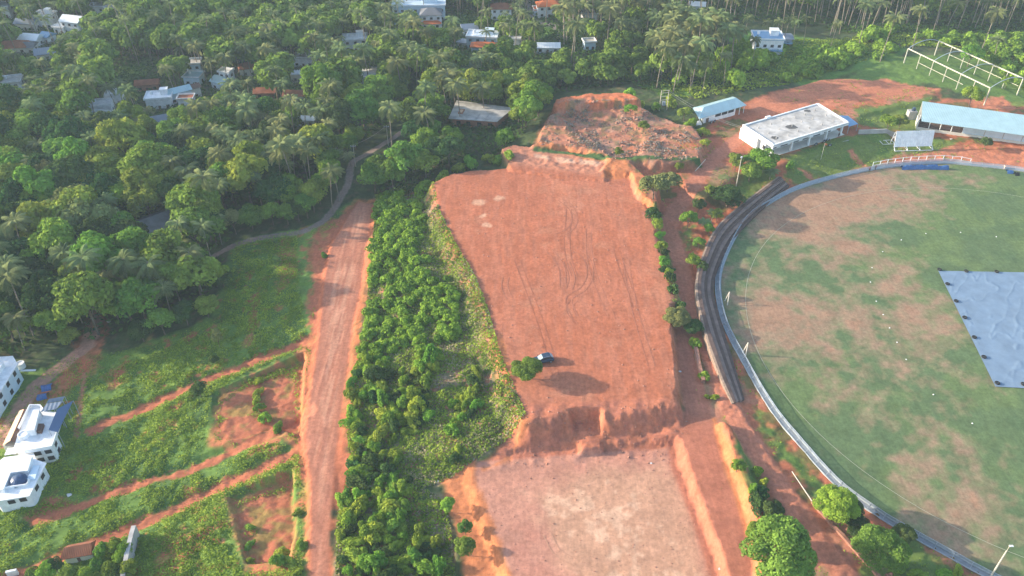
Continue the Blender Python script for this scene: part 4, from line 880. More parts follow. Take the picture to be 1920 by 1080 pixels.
for i in range(4):
    rg=np.random.default_rng(600+i); V_,F_,T_=crown_arrays(rg,1.7,1.25,1.0,9,420,.48,.55); lod.append((V_,F_,T_,np.zeros(len(F_))))
a=merge(far_sh,lod,None,None); tag(link('distant_shrubs',npmesh('distant_shrubs',a[0],a[1],[mat_far],a[2])),'mass of smaller shrubs on the far slopes and at the upper end of the overgrown strip','shrubs',None,'stuff')
# ---------------------------------------------------------------- ground cover (uncountable)
def cover(name,pg,dens,size,mt,seed,thr,label,cat,sc=4.0,lift=.12,ban=(),tall=.5):
    rg=np.random.default_rng(seed); x0,y0=pg.min(0); x1,y1=pg.max(0); n=int((x1-x0)*(y1-y0)*dens)
    x=rg.uniform(x0,x1,n); y=rg.uniform(y0,y1,n); k=sdf(x,y,pg,2)<-.3
    w=fbm(x,y,sc,3,5 if sc<4 else 102)*.6+fbm(x,y,14,3,101)*.4
    k&=w>thr+rg.normal(size=n)*.03
    for ln,wd in ban: k&=ldist(x,y,ln,6)>wd+rg.normal(size=n)*.35
    x,y=x[k],y[k]; n=len(x); z=HZ(x,y)+lift+rg.random(n)*tall*np.clip((w[k]-thr)*6,.1,1)
    nr=np.stack([rg.normal(size=n)*.6,rg.normal(size=n)*.6,np.ones(n)],1)
    V_,F_=cards(np.stack([x,y,z],1),nr,size*rg.uniform(.6,1.4,n),rg)
    T_=np.repeat(np.clip(rg.random(n)*.6+fbm(x,y,5,2,61)*.8-.2,0,1),4); print(name,n)
    tag(link(name,npmesh(name,V_,F_,[M[mt]],T_)),label,cat,None,'stuff')
bans=[(STA,1.5),(STB,1.3),(STC,1.5)]
bare_px=[[(405,742),(470,705),(568,672),(566,850),(520,830),(440,842),(392,832)],[(430,935),(545,900),(552,985),(540,1070),(465,1070)],[(585,405),(660,385),(606,520),(600,600),(590,650),(578,600),(584,530),(570,440)]]
for p in bare_px:
    c=poly(p,-2.8); m=c.mean(0); bans.append((np.vstack([c,c[:1]]),1.2)); bans.append((np.array([m+(c[i]-m)*.45 for i in range(len(c))]),4.5))
bans.append((ROADL,1.6))
MEADL=poly([(440,470),(560,450),(580,540),(576,640),(560,780),(570,900),(576,1120),(-90,1120),(-90,900),(90,860),(140,760),(160,700),(230,680),(330,640),(410,620),(430,540)],-3.5)
cover('creeper_cover',MEADL,17,.30,'cover',1,.46,'thick bright green creeper spreading over the terraces left of the red road','creeper',2.6,.05,bans,.9)
cover('meadow_grass',MEAD,7,.26,'cover',2,.40,'short green grass and weeds over the left meadow','grass',4,.02,bans,.12)
cover('dry_slope_grass',BELT,9,.38,'dry',3,.45,'straw-coloured grass and weeds under the shrubs of the overgrown slope','dry grass',4,.05,(),.35)
cover('slope_weeds',BELT,16,.36,'cover',4,.36,'green weeds between the shrubs of the overgrown slope','weeds',2.6,.05,(),.4)
cover('quarry_brush',MOUND,7,.42,'brush',5,.53,'grey dead brush and boulders scattered over the quarried mounds','brush',4,.05,(),.6)
cover('undergrowth',FORL,.9,1.0,'under',6,.30,'low undergrowth between the trunks of the left forest','undergrowth',4,.3,[(LANE,2.6)],1.2)
FORU=poly([(702,305),(705,372),(790,348),(850,316),(945,296),(985,262),(1020,200),(1060,178),(1180,170),(1250,205),(1290,170),(1325,110),(1340,30),(1540,35),(1600,60),(1700,70),(1920,62),(2100,60),(2100,-60),(1100,-60),(1000,100),(860,130),(790,190),(770,235)],3)
cover('undergrowth',FORU,1.2,1.0,'under',7,.30,'low undergrowth between the trunks of the wood behind the platform','undergrowth',4,.3,[(LANE,2.6)],1.2)
cover('bank_grass',poly([(1480,302),(1560,268),(1660,250),(1800,262),(1790,282),(1690,288),(1640,305),(1500,342),(1465,325)],5),3,.22,'cover',8,.46,'mown grass on the banks between the white building and the fence','grass',4,.02,(),.06)
cover('verge_weeds',east,2.2,.34,'cover',9,.58,'patches of weeds on the red verges round the sports ground','weeds',2.6,.04,[(PATHR,2.8),(FLINE,2.0),(np.vstack([ROADR,ROADR[:1]]),1.5),(ROADR[:8],3.5),(ROADR[9:],2.2),((ROADR[:8]+ROADR[9:17])/2 if len(ROADR)>=17 else ROADR,4)],.3)
cover('slope_scrub',poly([(1230,150),(1330,100),(1440,75),(1700,60),(1930,70),(2060,90),(2060,200),(1930,180),(1790,95),(1700,95),(1640,118),(1545,140),(1450,172),(1390,185),(1300,200),(1240,190)],4),3.4,.7,'cover',10,.36,'tangled green scrub covering the slope behind the hall and white building','scrub',4,.1,(),.9)
# ---------------------------------------------------------------- fence, drain and seating round the field
def norm2(pl):
    t=np.gradient(pl,axis=0); t/=np.linalg.norm(t,axis=1,keepdims=True); return np.stack([-t[:,1],t[:,0]],1)
def resample(pl,step):
    d=np.r_[0,np.cumsum(np.linalg.norm(np.diff(pl,axis=0),axis=1))]; q=np.arange(0,d[-1],step)
    return np.stack([np.interp(q,d,pl[:,0]),np.interp(q,d,pl[:,1])],1)
FL=resample(FLINE,1.4); FN=norm2(FL); sgn=1 if np.dot(FN[20],FC-FL[20])<0 else -1; FN=FN*sgn   # outward normals
def strip(m,pl,nr,o0,o1,z0,z1,mi=0,top=True):
    """a solid kerb following a line between two offsets"""
    n=len(pl); a=pl+nr*o0; b=pl+nr*o1; vs=[];
    for i in range(n):
        g=float(HZ(pl[i,0],pl[i,1])); vs+=[(a[i,0],a[i,1],g+z0),(b[i,0],b[i,1],g+z0),(b[i,0],b[i,1],g+z1),(a[i,0],a[i,1],g+z1)]
    fs=[]
    for i in range(n-1):
        k=4*i; fs+=[(k+3,k+2,k+6,k+7),(k,k+3,k+7,k+4),(k+2,k+1,k+5,k+6)]
    fs+=[(0,1,2,3),(4*n-1,4*n-2,4*n-3,4*n-4)]; m.add(vs,fs,mi)
m=MB(); strip(m,FL,FN,.10,1.15,-.3,.10); tag(m.build('drain_cover',mat('drain_concrete',(.23,.26,.29),.9,0,.25,.8)),kind='structure')
m=MB(); strip(m,FL,FN,-.25,.07,-.3,.28); strip(m,FL,FN,1.18,1.40,-.3,.22); tag(m.build('kerb',mat('kerb_concrete',(.33,.37,.40),.9,0,.25,1)),kind='structure')
fn=thing('perimeter_fence','long curved pale blue-grey wire fence with rails and posts round the sports field','fence',(FL[0,0],FL[0,1],ZF)); fo=(FL[0,0],FL[0,1],ZF)
FP_=resample(FLINE,max(3.4,1.0)); FPN=norm2(FP_)*sgn
if len(FP_)>98: FP_=resample(FLINE,3.4*len(FP_)/97); FPN=norm2(FP_)*sgn
pm_=bpy.data.materials.new('chain_link'); pm_.use_nodes=True; t_=pm_.node_tree; t_.nodes.clear()
o_=t_.nodes.new('ShaderNodeOutputMaterial'); x_=t_.nodes.new('ShaderNodeMixShader'); d_=t_.nodes.new('ShaderNodeBsdfDiffuse'); tr_=t_.nodes.new('ShaderNodeBsdfTransparent')
d_.inputs[0].default_value=(.38,.46,.55,1); x_.inputs[0].default_value=.5; t_.links.new(tr_.outputs[0],x_.inputs[1]); t_.links.new(d_.outputs[0],x_.inputs[2]); t_.links.new(x_.outputs[0],o_.inputs[0])
m=MB(fo)
for i in range(len(FL)-1):
    a,b=FL[i],FL[i+1]; ga,gb=float(HZ(*a)),float(HZ(*b)); na,nb_=FN[i],FN[i+1]
    m.add([(a[0],a[1],ga+.3),(b[0],b[1],gb+.3),(b[0]+nb_[0]*.35,b[1]+nb_[1]*.35,gb+1.35),(a[0]+na[0]*.35,a[1]+na[1]*.35,ga+1.35)],[(0,1,2,3)])
m.build('wire_mesh',pm_,fn)
for nm,off,zz in (('top_rail',.35,1.38),('bottom_rail',.02,.36)):
    m=MB(fo)
    for i in range(len(FL)-1):
        a=FL[i]+FN[i]*off; b=FL[i+1]+FN[i+1]*off; m.tube((a[0],a[1],float(HZ(*FL[i]))+zz),(b[0],b[1],float(HZ(*FL[i+1]))+zz),.06,None,4,0,False)
    m.build(nm,M['steel'],fn)
for i in range(len(FP_)):
    a=FP_[i]; n_=FPN[i]; g=float(HZ(*a)); m=MB(fo)
    m.tube((a[0],a[1],g-.2),(a[0]+n_[0]*.36,a[1]+n_[1]*.36,g+1.45),.07,None,5); m.tube((a[0]+n_[0]*.36,a[1]+n_[1]*.36,g+1.3),(a[0]+n_[0]*1.25,a[1]+n_[1]*1.25,g+.2),.05,None,4)
    m.build('post',M['steel'],fn)
# white railing behind the fence at the top
wr=resample(smooth_line(poly([(1636,312),(1680,305),(1740,300),(1790,301),(1826,307)],4.2),6),2.9); wn=norm2(wr)
t=thing('white_railing','white painted railing of posts and two rails behind the far side of the fence','railing',(wr[0,0],wr[0,1],4)); wo_=(wr[0,0],wr[0,1],4)
for q in wr:
    g=float(HZ(*q)); MB(wo_).box((q[0],q[1],g+.85),(.16,.16,2.0)).build('post',M['white'],t)
for zz in (.55,1.75):
    m=MB(wo_)
    for i in range(len(wr)-1): m.tube((wr[i,0],wr[i,1],float(HZ(*wr[i]))+zz),(wr[i+1,0],wr[i+1,1],float(HZ(*wr[i+1]))+zz),.07,None,4)
    m.build('rail',M['white'],t)
def lumpy_cloth(name,pts,w,h,mt,label,cat='tarpaulin'):
    pl=resample(smooth_line(np.array(pts)),.5); nn=norm2(pl); rg=np.random.default_rng(len(pts)+int(w*10)); K=7; vs=[];n=len(pl)
    for i in range(n):
        g=float(HZ(*pl[i]))
        for k in range(K):
            u=k/(K-1)*2-1; vs.append((pl[i,0]+nn[i,0]*u*w+rg.normal()*.07,pl[i,1]+nn[i,1]*u*w+rg.normal()*.07,g+max(.02,h*(1-u*u)*rg.uniform(.6,1.15))+.05))
    fs=[(i*K+k,i*K+k+1,(i+1)*K+k+1,(i+1)*K+k) for i in range(n-1) for k in range(K-1)]
    m=MB(vs[0]); m.add(vs,fs); o=m.build(name,mt,None,True); o.location=vs[0]; return tag(o,label,cat)
lumpy_cloth('blue_tarpaulin',poly([(1690,313),(1730,312),(1780,313)],4.8),.8,1.4,M['bluecloth'],'long blue tarpaulin bundled on the fence in front of the white railing')
lumpy_cloth('blue_tarpaulin',poly([(1888,321),(1902,322)],4.5),.8,1.0,M['bluecloth'],'short blue bundle on the fence beside the walking person')
lumpy_cloth('black_sack',poly([(1902,326),(1912,326)],4.4),.7,1.1,M['black'],'black sack leaning on the fence right of the short blue bundle','sack')
# curved seating steps
OUT=[(1462,331),(1410,370),(1350,422),(1319,482),(1308,540),(1324,620),(1349,690),(1378,748)]
INN=[(1480,347),(1432,388),(1378,444),(1350,494),(1338,545),(1354,610),(1372,668),(1396,747)]
o1=smooth_line(poly(OUT,6.9),10); i1=smooth_line(poly(INN,4.8),10); NS=5
st=thing('curved_seating','long curved flight of dark weathered seating steps outside the fence','seating steps',(o1[0,0],o1[0,1],4)); so_=(o1[0,0],o1[0,1],4)
for k in range(NS):
    a=i1+(o1-i1)*(k/NS); b=i1+(o1-i1)*((k+1)/NS); n=len(a); m=MB(so_); vs=[];fs=[]
    for i in range(n):
        g=4.3+(.35 if False else 0); fade=1 if i<n-14 else (.45+.55*(n-1-i)/13)
        z1=g+.25+.5*(k+.7)*fade
        vs+=[(a[i,0],a[i,1],g-1),(a[i,0],a[i,1],z1),(b[i,0],b[i,1],z1),(b[i,0],b[i,1],g-1)]
    for i in range(n-1):
        q=4*i; m_top=(q+1,q+2,q+6,q+5); fs+=[m_top,(q,q+1,q+5,q+4),(q+2,q+3,q+7,q+6)]
    fs+=[(0,3,2,1),(4*n-4,4*n-3,4*n-2,4*n-1)]; m.add(vs,fs); m.build('step',M['steppale'] if k%2 else M['step'],st)  # whole steps alternate dark and pale, painted contrast of treads and risers
n=len(o1); m=MB(so_); tn=norm2(o1); sg=1 if np.dot(tn[5],o1[5]-i1[5])>0 else -1; vs=[];fs=[]
for i in range(n):
    fade=1 if i<n-14 else (.45+.55*(n-1-i)/13); z1=4.55+.46*5.1*fade
    a=o1[i]+tn[i]*sg*.02; b=o1[i]+tn[i]*sg*.55; vs+=[(a[0],a[1],3.2),(a[0],a[1],z1),(b[0],b[1],z1-.1),(b[0],b[1],3.2)]
for i in range(n-1): q=4*i; fs+=[(q+1,q+2,q+6,q+5),(q,q+1,q+5,q+4),(q+2,q+3,q+7,q+6)]
fs+=[(0,3,2,1),(4*n-4,4*n-3,4*n-2,4*n-1)]; m.add(vs,fs); m.build('rear_wall',mat('pale_stone_wall',(.27,.20,.155),.95,0,.4,1.2),st)
# rope round the pitch and white marker discs
def drape(name,pl,w,up,mt,lab=None,cat=None,kind=None,par=None):
    pl=resample(pl,.6); nn=norm2(pl); m=MB((pl[0,0],pl[0,1],0)); vs=[]
    for i in range(len(pl)):
        for sd in(-1,1):
            q=pl[i]+nn[i]*w*.5*sd; vs.append((q[0],q[1],float(HZ(*q))+up))
    m.add(vs,[(2*i,2*i+1,2*i+3,2*i+2) for i in range(len(pl)-1)]); o=m.build(name,mt,par); o.location=(pl[0,0],pl[0,1],0); return tag(o,lab,cat,None,kind)
RC,RR,_=fitc([(1760,352),(1830,357),(1920,370),(1404,560),(1420,660),(1440,690),(1470,740),(1530,810),(1600,878),(1700,944),(1800,990),(1895,1028)],ZF)
rp_=np.array([(RC[0]+RR*math.cos(a),RC[1]+RR*math.sin(a)) for a in np.linspace(math.radians(60),math.radians(290),160)])
drape('boundary_rope',rp_,.09,.05,mat('rope_white',(.42,.42,.32),.9),'thin pale boundary rope curving round the field inside the fence','rope')
for a,b in ((1736,438),(1690,450),(1655,472),(1635,502),(1632,529),(1643,565),(1656,590),(1668,615),(1682,642),(1699,674),(1750,740),(1823,794),(1801,436),(1868,444)):
    x,y,g=G(a,b); m=MB(); m.lathe((0,0,0),[(.17,.0),(.16,.08),(.08,.14)],10); o=m.build('marker_disc',M['white']); o.location=(x,y,g+.01); tag(o,'tiny white marker disc lying on the field in the ring round the pitch cover','marker disc','white marker discs on the field')
# pitch cover with tyres
c4=[np.array(U(a,b,ZF+.1)) for a,b in ((1866,725),(1759,508))]; e=c4[1]-c4[0]; rdir=np.array(U(1920,728,ZF+.1))-c4[0]; rdir/=np.linalg.norm(rdir); r2=np.array(U(1920,511,ZF+.1))-c4[1]; r2/=np.linalg.norm(r2)
qf=quad_frame(c4[0],c4[0]+rdir*46,c4[1]+r2*46,c4[1]); n=150; vs=[];rg=np.random.default_rng(3)
gx,gy=np.meshgrid(np.linspace(0,1,n),np.linspace(0,1,n)); rel=(fbm(gx*30+gy*13,gy*5,1.3,3,71)-.5)*.05+np.maximum(0,1-np.abs(fbm(gx*14-gy*7,gy*6,1.0,2,73)-.5)*26)*.10
cv=MB((c4[0][0],c4[0][1],ZF))
for j in range(n):
    for i in range(n):
        x,y=qf(gx[j,i],gy[j,i]); ed=min(1,min(gx[j,i],gy[j,i],1-gy[j,i])*25); vs.append((x,y,float(HZ(x,y))+.17+rel[j,i]*ed))
cv.add(vs,[(j*n+i,j*n+i+1,(j+1)*n+i+1,(j+1)*n+i) for j in range(n-1) for i in range(n-1)])
o=cv.build('pitch_cover',mat('cover_sheet',(.175,.255,.355),.7,0,.18,.25,.05),None,True); o.location=(c4[0][0],c4[0][1],ZF); tag(o,'large blue-grey tarpaulin spread over the pitch, weighed down by tyres','tarpaulin')
ty=MB(); R0,r0=.40,.16
ty.add([((R0+r0*math.cos(b))*math.cos(a),(R0+r0*math.cos(b))*math.sin(a),r0+r0*math.sin(b)) for a in [i*math.pi/8 for i in range(16)] for b in [j*math.pi/4 for j in range(8)]],[(i*8+j,((i+1)%16)*8+j,((i+1)%16)*8+(j+1)%8,i*8+(j+1)%8) for i in range(16) for j in range(8)])
tyo=None
for a,b,w in ((1761,507,'top left corner of the pitch cover'),(1811,510,'far edge of the pitch cover, second from the corner'),(1868,511,'far edge of the pitch cover, third from the corner'),(1776,534,'left edge of the pitch cover, highest one'),(1792,566,'left edge of the pitch cover, second from the top'),(1808,597,'left edge of the pitch cover, third from the top'),(1826,634,'left edge of the pitch cover, fourth from the top'),(1844,671,'left edge of the pitch cover, lowest one'),(1869,720,'near corner of the pitch cover'),(1918,722,'near edge of the pitch cover at the picture edge')):
    if tyo is None: tyo=ty.build('tyre',M['black'],None,True); q=tyo
    else: q=tyo.copy(); COL.objects.link(q)
    x,y,g=G(a,b); q.location=(x,y,g+.22); q.scale=(1.15,1.15,1.1); tag(q,'black tyre lying on the '+w,'tyre','tyres on the pitch cover')
# wheel tracks
TR=mat('churned_soil',(.36,.135,.08),1,0,.2,2); TR2=mat('pressed_soil',(.42,.155,.09),1,0,.2,2)
tr=[[(1050,374),(1072,392),(1077,415),(1066,432),(1042,442)],[(1058,462),(1088,474),(1104,495),(1105,520),(1092,542),(1066,562),(1080,598)],[(1062,490),(1072,520),(1066,545)],[(948,520),(946,540),(956,560)],[(1078,560),(1068,575),(1072,590),(1090,606)],[(1030,470),(1052,500),(1056,540)]]
for pl in tr:
    l=smooth_line(poly(pl,8),8); nn=norm2(l)
    for off in (-.8,.8): drape('wheel_track',l+nn*off,.28,.05,TR if off<0 else TR2,kind='structure')
rg=np.random.default_rng(21)
TR3=mat('worn_soil',(.365,.125,.068),1,0,.2,2); TR4=mat('pale_worn_soil',(.47,.25,.165),1,0,.2,2)
for k in range(5):
    u=rg.uniform(.06,.94); v0=rg.uniform(.0,.5); v1=v0+rg.uniform(.25,.5); q_=quad_frame(U(985,760,8),U(1250,740,8),U(1165,345,8),U(850,345,8)); w=rg.uniform(-.06,.06)
    l=smooth_line([q_(min(.97,max(.03,u+w*math.sin(3*t_+k))),min(.98,v0+(v1-v0)*t_)) for t_ in np.linspace(0,1,7)],6); nn=norm2(l)
    for off in (-.8,.8): drape('wheel_track',l+nn*off,.22,.04,TR3 if k%3 else TR2,kind='structure')
for pl in ([(1025,1000),(1045,1035),(1080,1055)],):
    l=smooth_line(poly(pl,3),8); nn=norm2(l)
    for off in (-.8,.8): drape('wheel_track',l+nn*off,.22,.04,TR4,kind='structure')
# ---------------------------------------------------------------- white slab-roofed building
g=6.5; t=thing('white_building','long white single-storey building with a weathered grey slab roof and open front','building',(*U(1490,240,g),g)); oo=tuple(t.location)
ZR=g+5.0; q=quad_frame(*[U(a,b,ZR) for a,b in((1450,273),(1592,230),(1533,194),(1392,235))])
def qp(l): return [q(*a) for a in l]
MB(oo).prism(qp([(0,0),(1,0),(1,1),(0,1)]),ZR-.45,ZR-.12).build('roof_slab',M['slab'],t)
m=MB(oo); th=.022
m.prism(qp([(0,0),(1,0),(1,.03),(0,.03)]),ZR-.9,ZR+.22); m.prism(qp([(0,.031),(.015,.031),(.015,1),(0,1)]),ZR-.9,ZR+.35); m.prism(qp([(.016,.97),(.30,.97),(.30,1),(.016,1)]),ZR-.5,ZR+.25); m.prism(qp([(.302,.975),(.36,.975),(.36,1.03),(.302,1.03)]),ZR-.5,ZR+.6); m.prism(qp([(.362,.97),(1,.97),(1,1),(.362,1)]),ZR-.5,ZR+.2); m.prism(qp([(.985,.031),(1,.031),(1,.969),(.985,.969)]),ZR-.6,ZR+.35)
m.build('parapet',M['white'],t)
m=MB(oo); m.prism(qp([(.02,.25),(.98,.25),(.98,.97),(.02,.97)]),g-1.5,ZR-.45,0); m.build('wall',M['white'],t)
MB(oo).prism(qp([(-.012,.45),(.019,.45),(.019,1.01),(-.012,1.01)]),g-1.5,ZR-.91).build('side_wall',M['white'],t)
MB(oo).prism(qp([(.0,.02),(.99,.02),(.99,.249),(.0,.249)]),g-1.5,g+.35).build('veranda_floor',M['offwhite'],t)
for s in (.012,.27,.50,.73,.94):
    MB(oo).prism(qp([(s,.035),(s+.014,.035),(s+.014,.08),(s,.08)]),g+.35,ZR-.46).build('column',M['white'],t)
for k in range(6):
    s=.08+k*.145; MB(oo).prism(qp([(s,.243),(s+.09,.243),(s+.09,.2495),(s,.2495)]),g+.6,g+3.3).build('doorway',M['dark'],t)
for s in (.05,.16):
    MB(oo).prism(qp([(.0,.08+s),(.012,.08+s),(.012,.14+s),(.0,.14+s)]),g+1.6,g+2.8).build('window',M['dark'],t)
rg=np.random.default_rng(4)
for a in range(6):
    for b in range(3):
        x,y=q(.10+a*.155+rg.uniform(-.02,.02),.2+b*.27+rg.uniform(-.03,.03)); MB(oo).box((x,y,ZR+.25),(.25,.25,.75)).build('column_stub',M['concrete'],t)
for x_,y_,r in ((.42,.45,1.9),(.12,.25,1.3),(.80,.85,1.2)):
    x,y=q(x_,y_); pts=[(x+r*math.cos(a)*rg.uniform(.7,1.3),y+.9*r*math.sin(a)*rg.uniform(.7,1.3)) for a in np.linspace(0,6.28,12,endpoint=False)]; MB(oo).prism(pts,ZR-.125,ZR-.10).build('damp_stain',mat('damp_stain',(.10,.10,.10),.9,0,.3,1),t)
m=MB(oo); c=[U(a,b,g+3) for a,b in((1592,237),(1609,232),(1590,217),(1572,216))]; m.prism(c,g+2.9,g+3.0); m.build('lean_to_roof',M['blueroof2'],t)
for p in c[:2]: MB(oo).box((p[0],p[1],g+1.2),(.15,.15,3.38)).build('lean_to_post',M['steel'],t)
# hall with a pale blue hip roof
g=6.6; ZR=g+3.4; t=thing('small_hall','small white hall with a pale blue hipped sheet roof beside the transformer','building',(*U(1350,205,g),g)); oo=tuple(t.location)
ev=[U(a,b,ZR) for a,b in((1311,223),(1400,197),(1374,181),(1299,202))]; q=quad_frame(*ev)
rz_=ZR+1.7; ra,rb=q(.16,.5),q(.90,.5); m=MB(oo); vs=[(*p,ZR) for p in ev]+[(*ra,rz_),(*rb,rz_)]+[(*p,ZR-.12) for p in ev]
m.add(vs,[(0,1,5,4),(2,3,4,5),(1,2,5),(3,0,4),(6,7,1,0),(7,8,2,1),(8,9,3,2),(9,6,0,3),(9,8,7,6)]); m.build('roof',M['blueroof'],t)
MB(oo).prism([q(*a) for a in((.12,.10),(.80,.10),(.80,.90),(.12,.90))],g-1,ZR-.13).build('wall',M['white'],t)
for s in (.36,.50,.64): MB(oo).prism([q(*a) for a in((s,.092),(s+.12,.092),(s+.12,.0995),(s,.0995))],g+1.7,g+2.7).build('window',M['dark'],t)
MB(oo).prism([q(*a) for a in((.17,.092),(.23,.092),(.23,.0995),(.17,.0995))],g,g+2.2).build('door',M['brownroof'],t)
for s in (.02,.88,.975): 
    p=q(s,.06); MB(oo).box((p[0],p[1],g+1.1),(.18,.18,4.3)).build('veranda_post',M['white'],t)
MB(oo).prism([q(*a) for a in((-.03,.02),(.08,.02),(.08,.3),(-.03,.3))],g-1,g+1.1).build('low_wall',M['white'],t)
# long pavilion
g=5.2; t=thing('long_pavilion','long open-fronted pavilion with a pale blue sheet roof at the right edge','building',(*U(1718,241,g),g)); oo=tuple(t.location)
fl=np.array(U(1717,243,g)); fr=np.array(U(1920,272,g)); fdir=(fr-fl); Lp=62.0; fdir/=np.linalg.norm(fdir); pn=np.array([-fdir[1],fdir[0]]); 
if pn[1]<0: pn=-pn
bk=np.array(U(1724,189,g+8.2)); Dp=float(np.dot(bk-fl,pn)); 
q=lambda s,d: tuple(fl+fdir*s+pn*d)
fe=np.array(U(1721,226,g+5.6)); d0=float(np.dot(fe-fl,pn))
m=MB(oo); A=[q(.2,d0),q(Lp,d0),q(Lp,Dp),q(.2,Dp)]; zz=[g+5.6,g+5.6,g+8.2,g+8.2]
m.add([(*A[i],zz[i]) for i in range(4)]+[(*A[i],zz[i]-.12) for i in range(4)],[(0,1,2,3),(7,6,5,4),(4,5,1,0),(5,6,2,1),(6,7,3,2),(7,4,0,3)]); m.build('roof',M['blueroof'],t)
d1=max(d0+.3,.3)
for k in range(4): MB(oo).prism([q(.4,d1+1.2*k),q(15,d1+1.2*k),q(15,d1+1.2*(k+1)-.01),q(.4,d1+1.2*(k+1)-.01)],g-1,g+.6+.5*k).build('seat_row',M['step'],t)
MB(oo).prism([q(0,d1-.25),q(Lp,d1-.25),q(Lp,d1-.01),q(0,d1-.01)],g-1,g+1.0).build('front_wall',M['offwhite'],t)
MB(oo).prism([q(15.2,d1),q(Lp,d1),q(Lp,d1+.3),q(15.2,d1+.3)],g+1.01,g+4.3).build('panel_wall',M['bluewhite'],t)
MB(oo).prism([q(.2,Dp-.6),q(Lp,Dp-.6),q(Lp,Dp-.3),q(.2,Dp-.3)],g-1,g+7.9).build('back_wall',M['offwhite'],t)
MB(oo).prism([q(0,d1+.2),q(.25,d1+.2),q(.25,Dp-.61),q(0,Dp-.61)],g-1,g+3.0).build('end_wall',M['offwhite'],t)
for s in (.1,3.9,7.6,11.3,15.0): p=q(s+.12,d1+.15); MB(oo).box((p[0],p[1],g+3.2),(.22,.22,4.6)).build('post',M['white'],t)
MB(oo).prism([q(22,d1-.6),q(38,d1-.6),q(38,d1-.03),q(22,d1-.03)],g+4.4,g+4.75).build('awning',M['whitesheet'],t)
for s in (22,28,34,40): MB(oo).prism([q(s,d1-.06),q(s+.2,d1-.06),q(s+.2,d1-.005),q(s,d1-.005)],g+1.05,g+4.25).build('pilaster',M['concrete'],t)
x,y,gg=G(1707,221); t=thing('water_tank_hut','small grey block hut with a dark tank at the end of the pavilion','hut',(x,y,gg)); MB().box((0,0,1.2),(3.0,2.4,3.4)).build('wall',M['concrete'],t); MB().lathe((.3,0,2.92),[(.7,0),(.7,.9),(.4,1.2)],10).build('tank',M['paint_dark'],t)
# sight screens
g=float(G(1714,283)[2]); bl=np.array(U(1676,276,g+.9)); br=np.array(U(1747,274,g+.9)); t=thing('sight_screen','large white corrugated sight screen on a tilted white frame','sight screen',(bl[0],bl[1],g)); oo=tuple(t.location)
dx=(br-bl); Ls=np.linalg.norm(dx); dx/=Ls; nb2=np.array([-dx[1],dx[0]]); nb2*=(1 if nb2[1]>0 else -1); m=MB(oo)
tl=bl+nb2*1.6; trr=br+nb2*1.6; n=28; vs=[]
for i in range(n+1):
    k=i/n; a=bl+dx*Ls*k; b=tl+dx*(Ls*k+.2); w=.10*(i%2); vs+=[(a[0]+nb2[0]*w,a[1]+nb2[1]*w,g+.9),(b[0]+nb2[0]*w,b[1]+nb2[1]*w,g+6.2),(b[0]+nb2[0]*(w+.12),b[1]+nb2[1]*(w+.12),g+6.15),(a[0]+nb2[0]*(w+.12),a[1]+nb2[1]*(w+.12),g+.85)]
m.add(vs,[(4*i,4*i+4,4*i+5,4*i+1) for i in range(n)]+[(4*i+3,4*i+2,4*i+6,4*i+7) for i in range(n)]+[(4*i+1,4*i+5,4*i+6,4*i+2) for i in range(n)]+[(0,1,2,3),(4*n+3,4*n+2,4*n+1,4*n)]); m.build('screen_board',M['white'],t)
m=MB(oo)
for k in (0,.33,.66,1):
    a=bl+dx*Ls*k; f_=a-nb2*1.5; b_=a+nb2*3.2
    m.tube((f_[0],f_[1],g+.2),(a[0],a[1],g+1.2),.09); m.tube((f_[0],f_[1],g+.2),(b_[0],b_[1],g+.2),.09); tp=tl+dx*Ls*k; m.tube((b_[0],b_[1],g+.2),(tp[0]+nb2[0]*.3,tp[1]+nb2[1]*.3,g+5.8),.08)
a=bl-nb2*1.5; b=br-nb2*1.5; m.tube((a[0],a[1],g+.2),(b[0],b[1],g+.2),.10); a=bl+nb2*3.2; b=br+nb2*3.2; m.tube((a[0],a[1],g+.2),(b[0],b[1],g+.2),.1); m.build('frame',M['white'],t)
x,y,gg=G(1663,268); m=MB()
for a,b in(((-2.2,-1.4,.3),(2.2,-1.4,.3)),((-2.2,1.4,.3),(2.2,1.4,.3)),((-2.2,-1.4,.3),(-2.2,1.4,.3)),((2.2,-1.4,.3),(2.2,1.4,.3)),((0,-1.4,.3),(0,1.4,.3)),((2.2,1.4,.3),(2.2,0,2.4)),((2.2,-1.4,.3),(2.2,0,2.4))): m.tube(a,b,.08)
o=m.build('trolley_frame',M['white']); o.location=(x,y,gg); o.rotation_euler=(0,0,.1); tag(o,'bare white trolley frame on the grass left of the sight screen','frame')
# steel arch frame
g=6.0; HT=6.6; nt0,nt1=np.array(U(1703,91,g+HT)),np.array(U(1857,165,g+HT)); ft0,ft1=np.array(U(1761,77,g+HT)),np.array(U(1919,147,g+HT))
t=thing('arch_frame','unroofed steel frame of two post rows joined by curved arches, top right','steel frame',(nt0[0],nt0[1],g)); oo=tuple(t.location)
for a0_,a1_ in((nt0,nt1),(ft0,ft1)):
    m=MB(oo); m.tube((*a0_,g+HT),(*a1_,g+HT),.24,None,4); m.build('eave_beam',M['frame'],t)
    s0=a0_+(a1_-a0_)*.16; s1=a0_+(a1_-a0_)*(.72 if a0_ is nt0 else .98); m=MB(oo); m.tube((*s0,g+3.2),(*s1,g+3.2),.10,None,4); m.build('side_rail',M['frame'],t)
    for k in range(7):
        p=a0_+(a1_-a0_)*k/6; w=.26 if k in(0,6) else .17; gz_=float(HZ(*p)); MB(oo).tube((p[0],p[1],gz_-.3),(p[0],p[1],g+HT-.2),w,None,4).build('post',M['frame'],t)
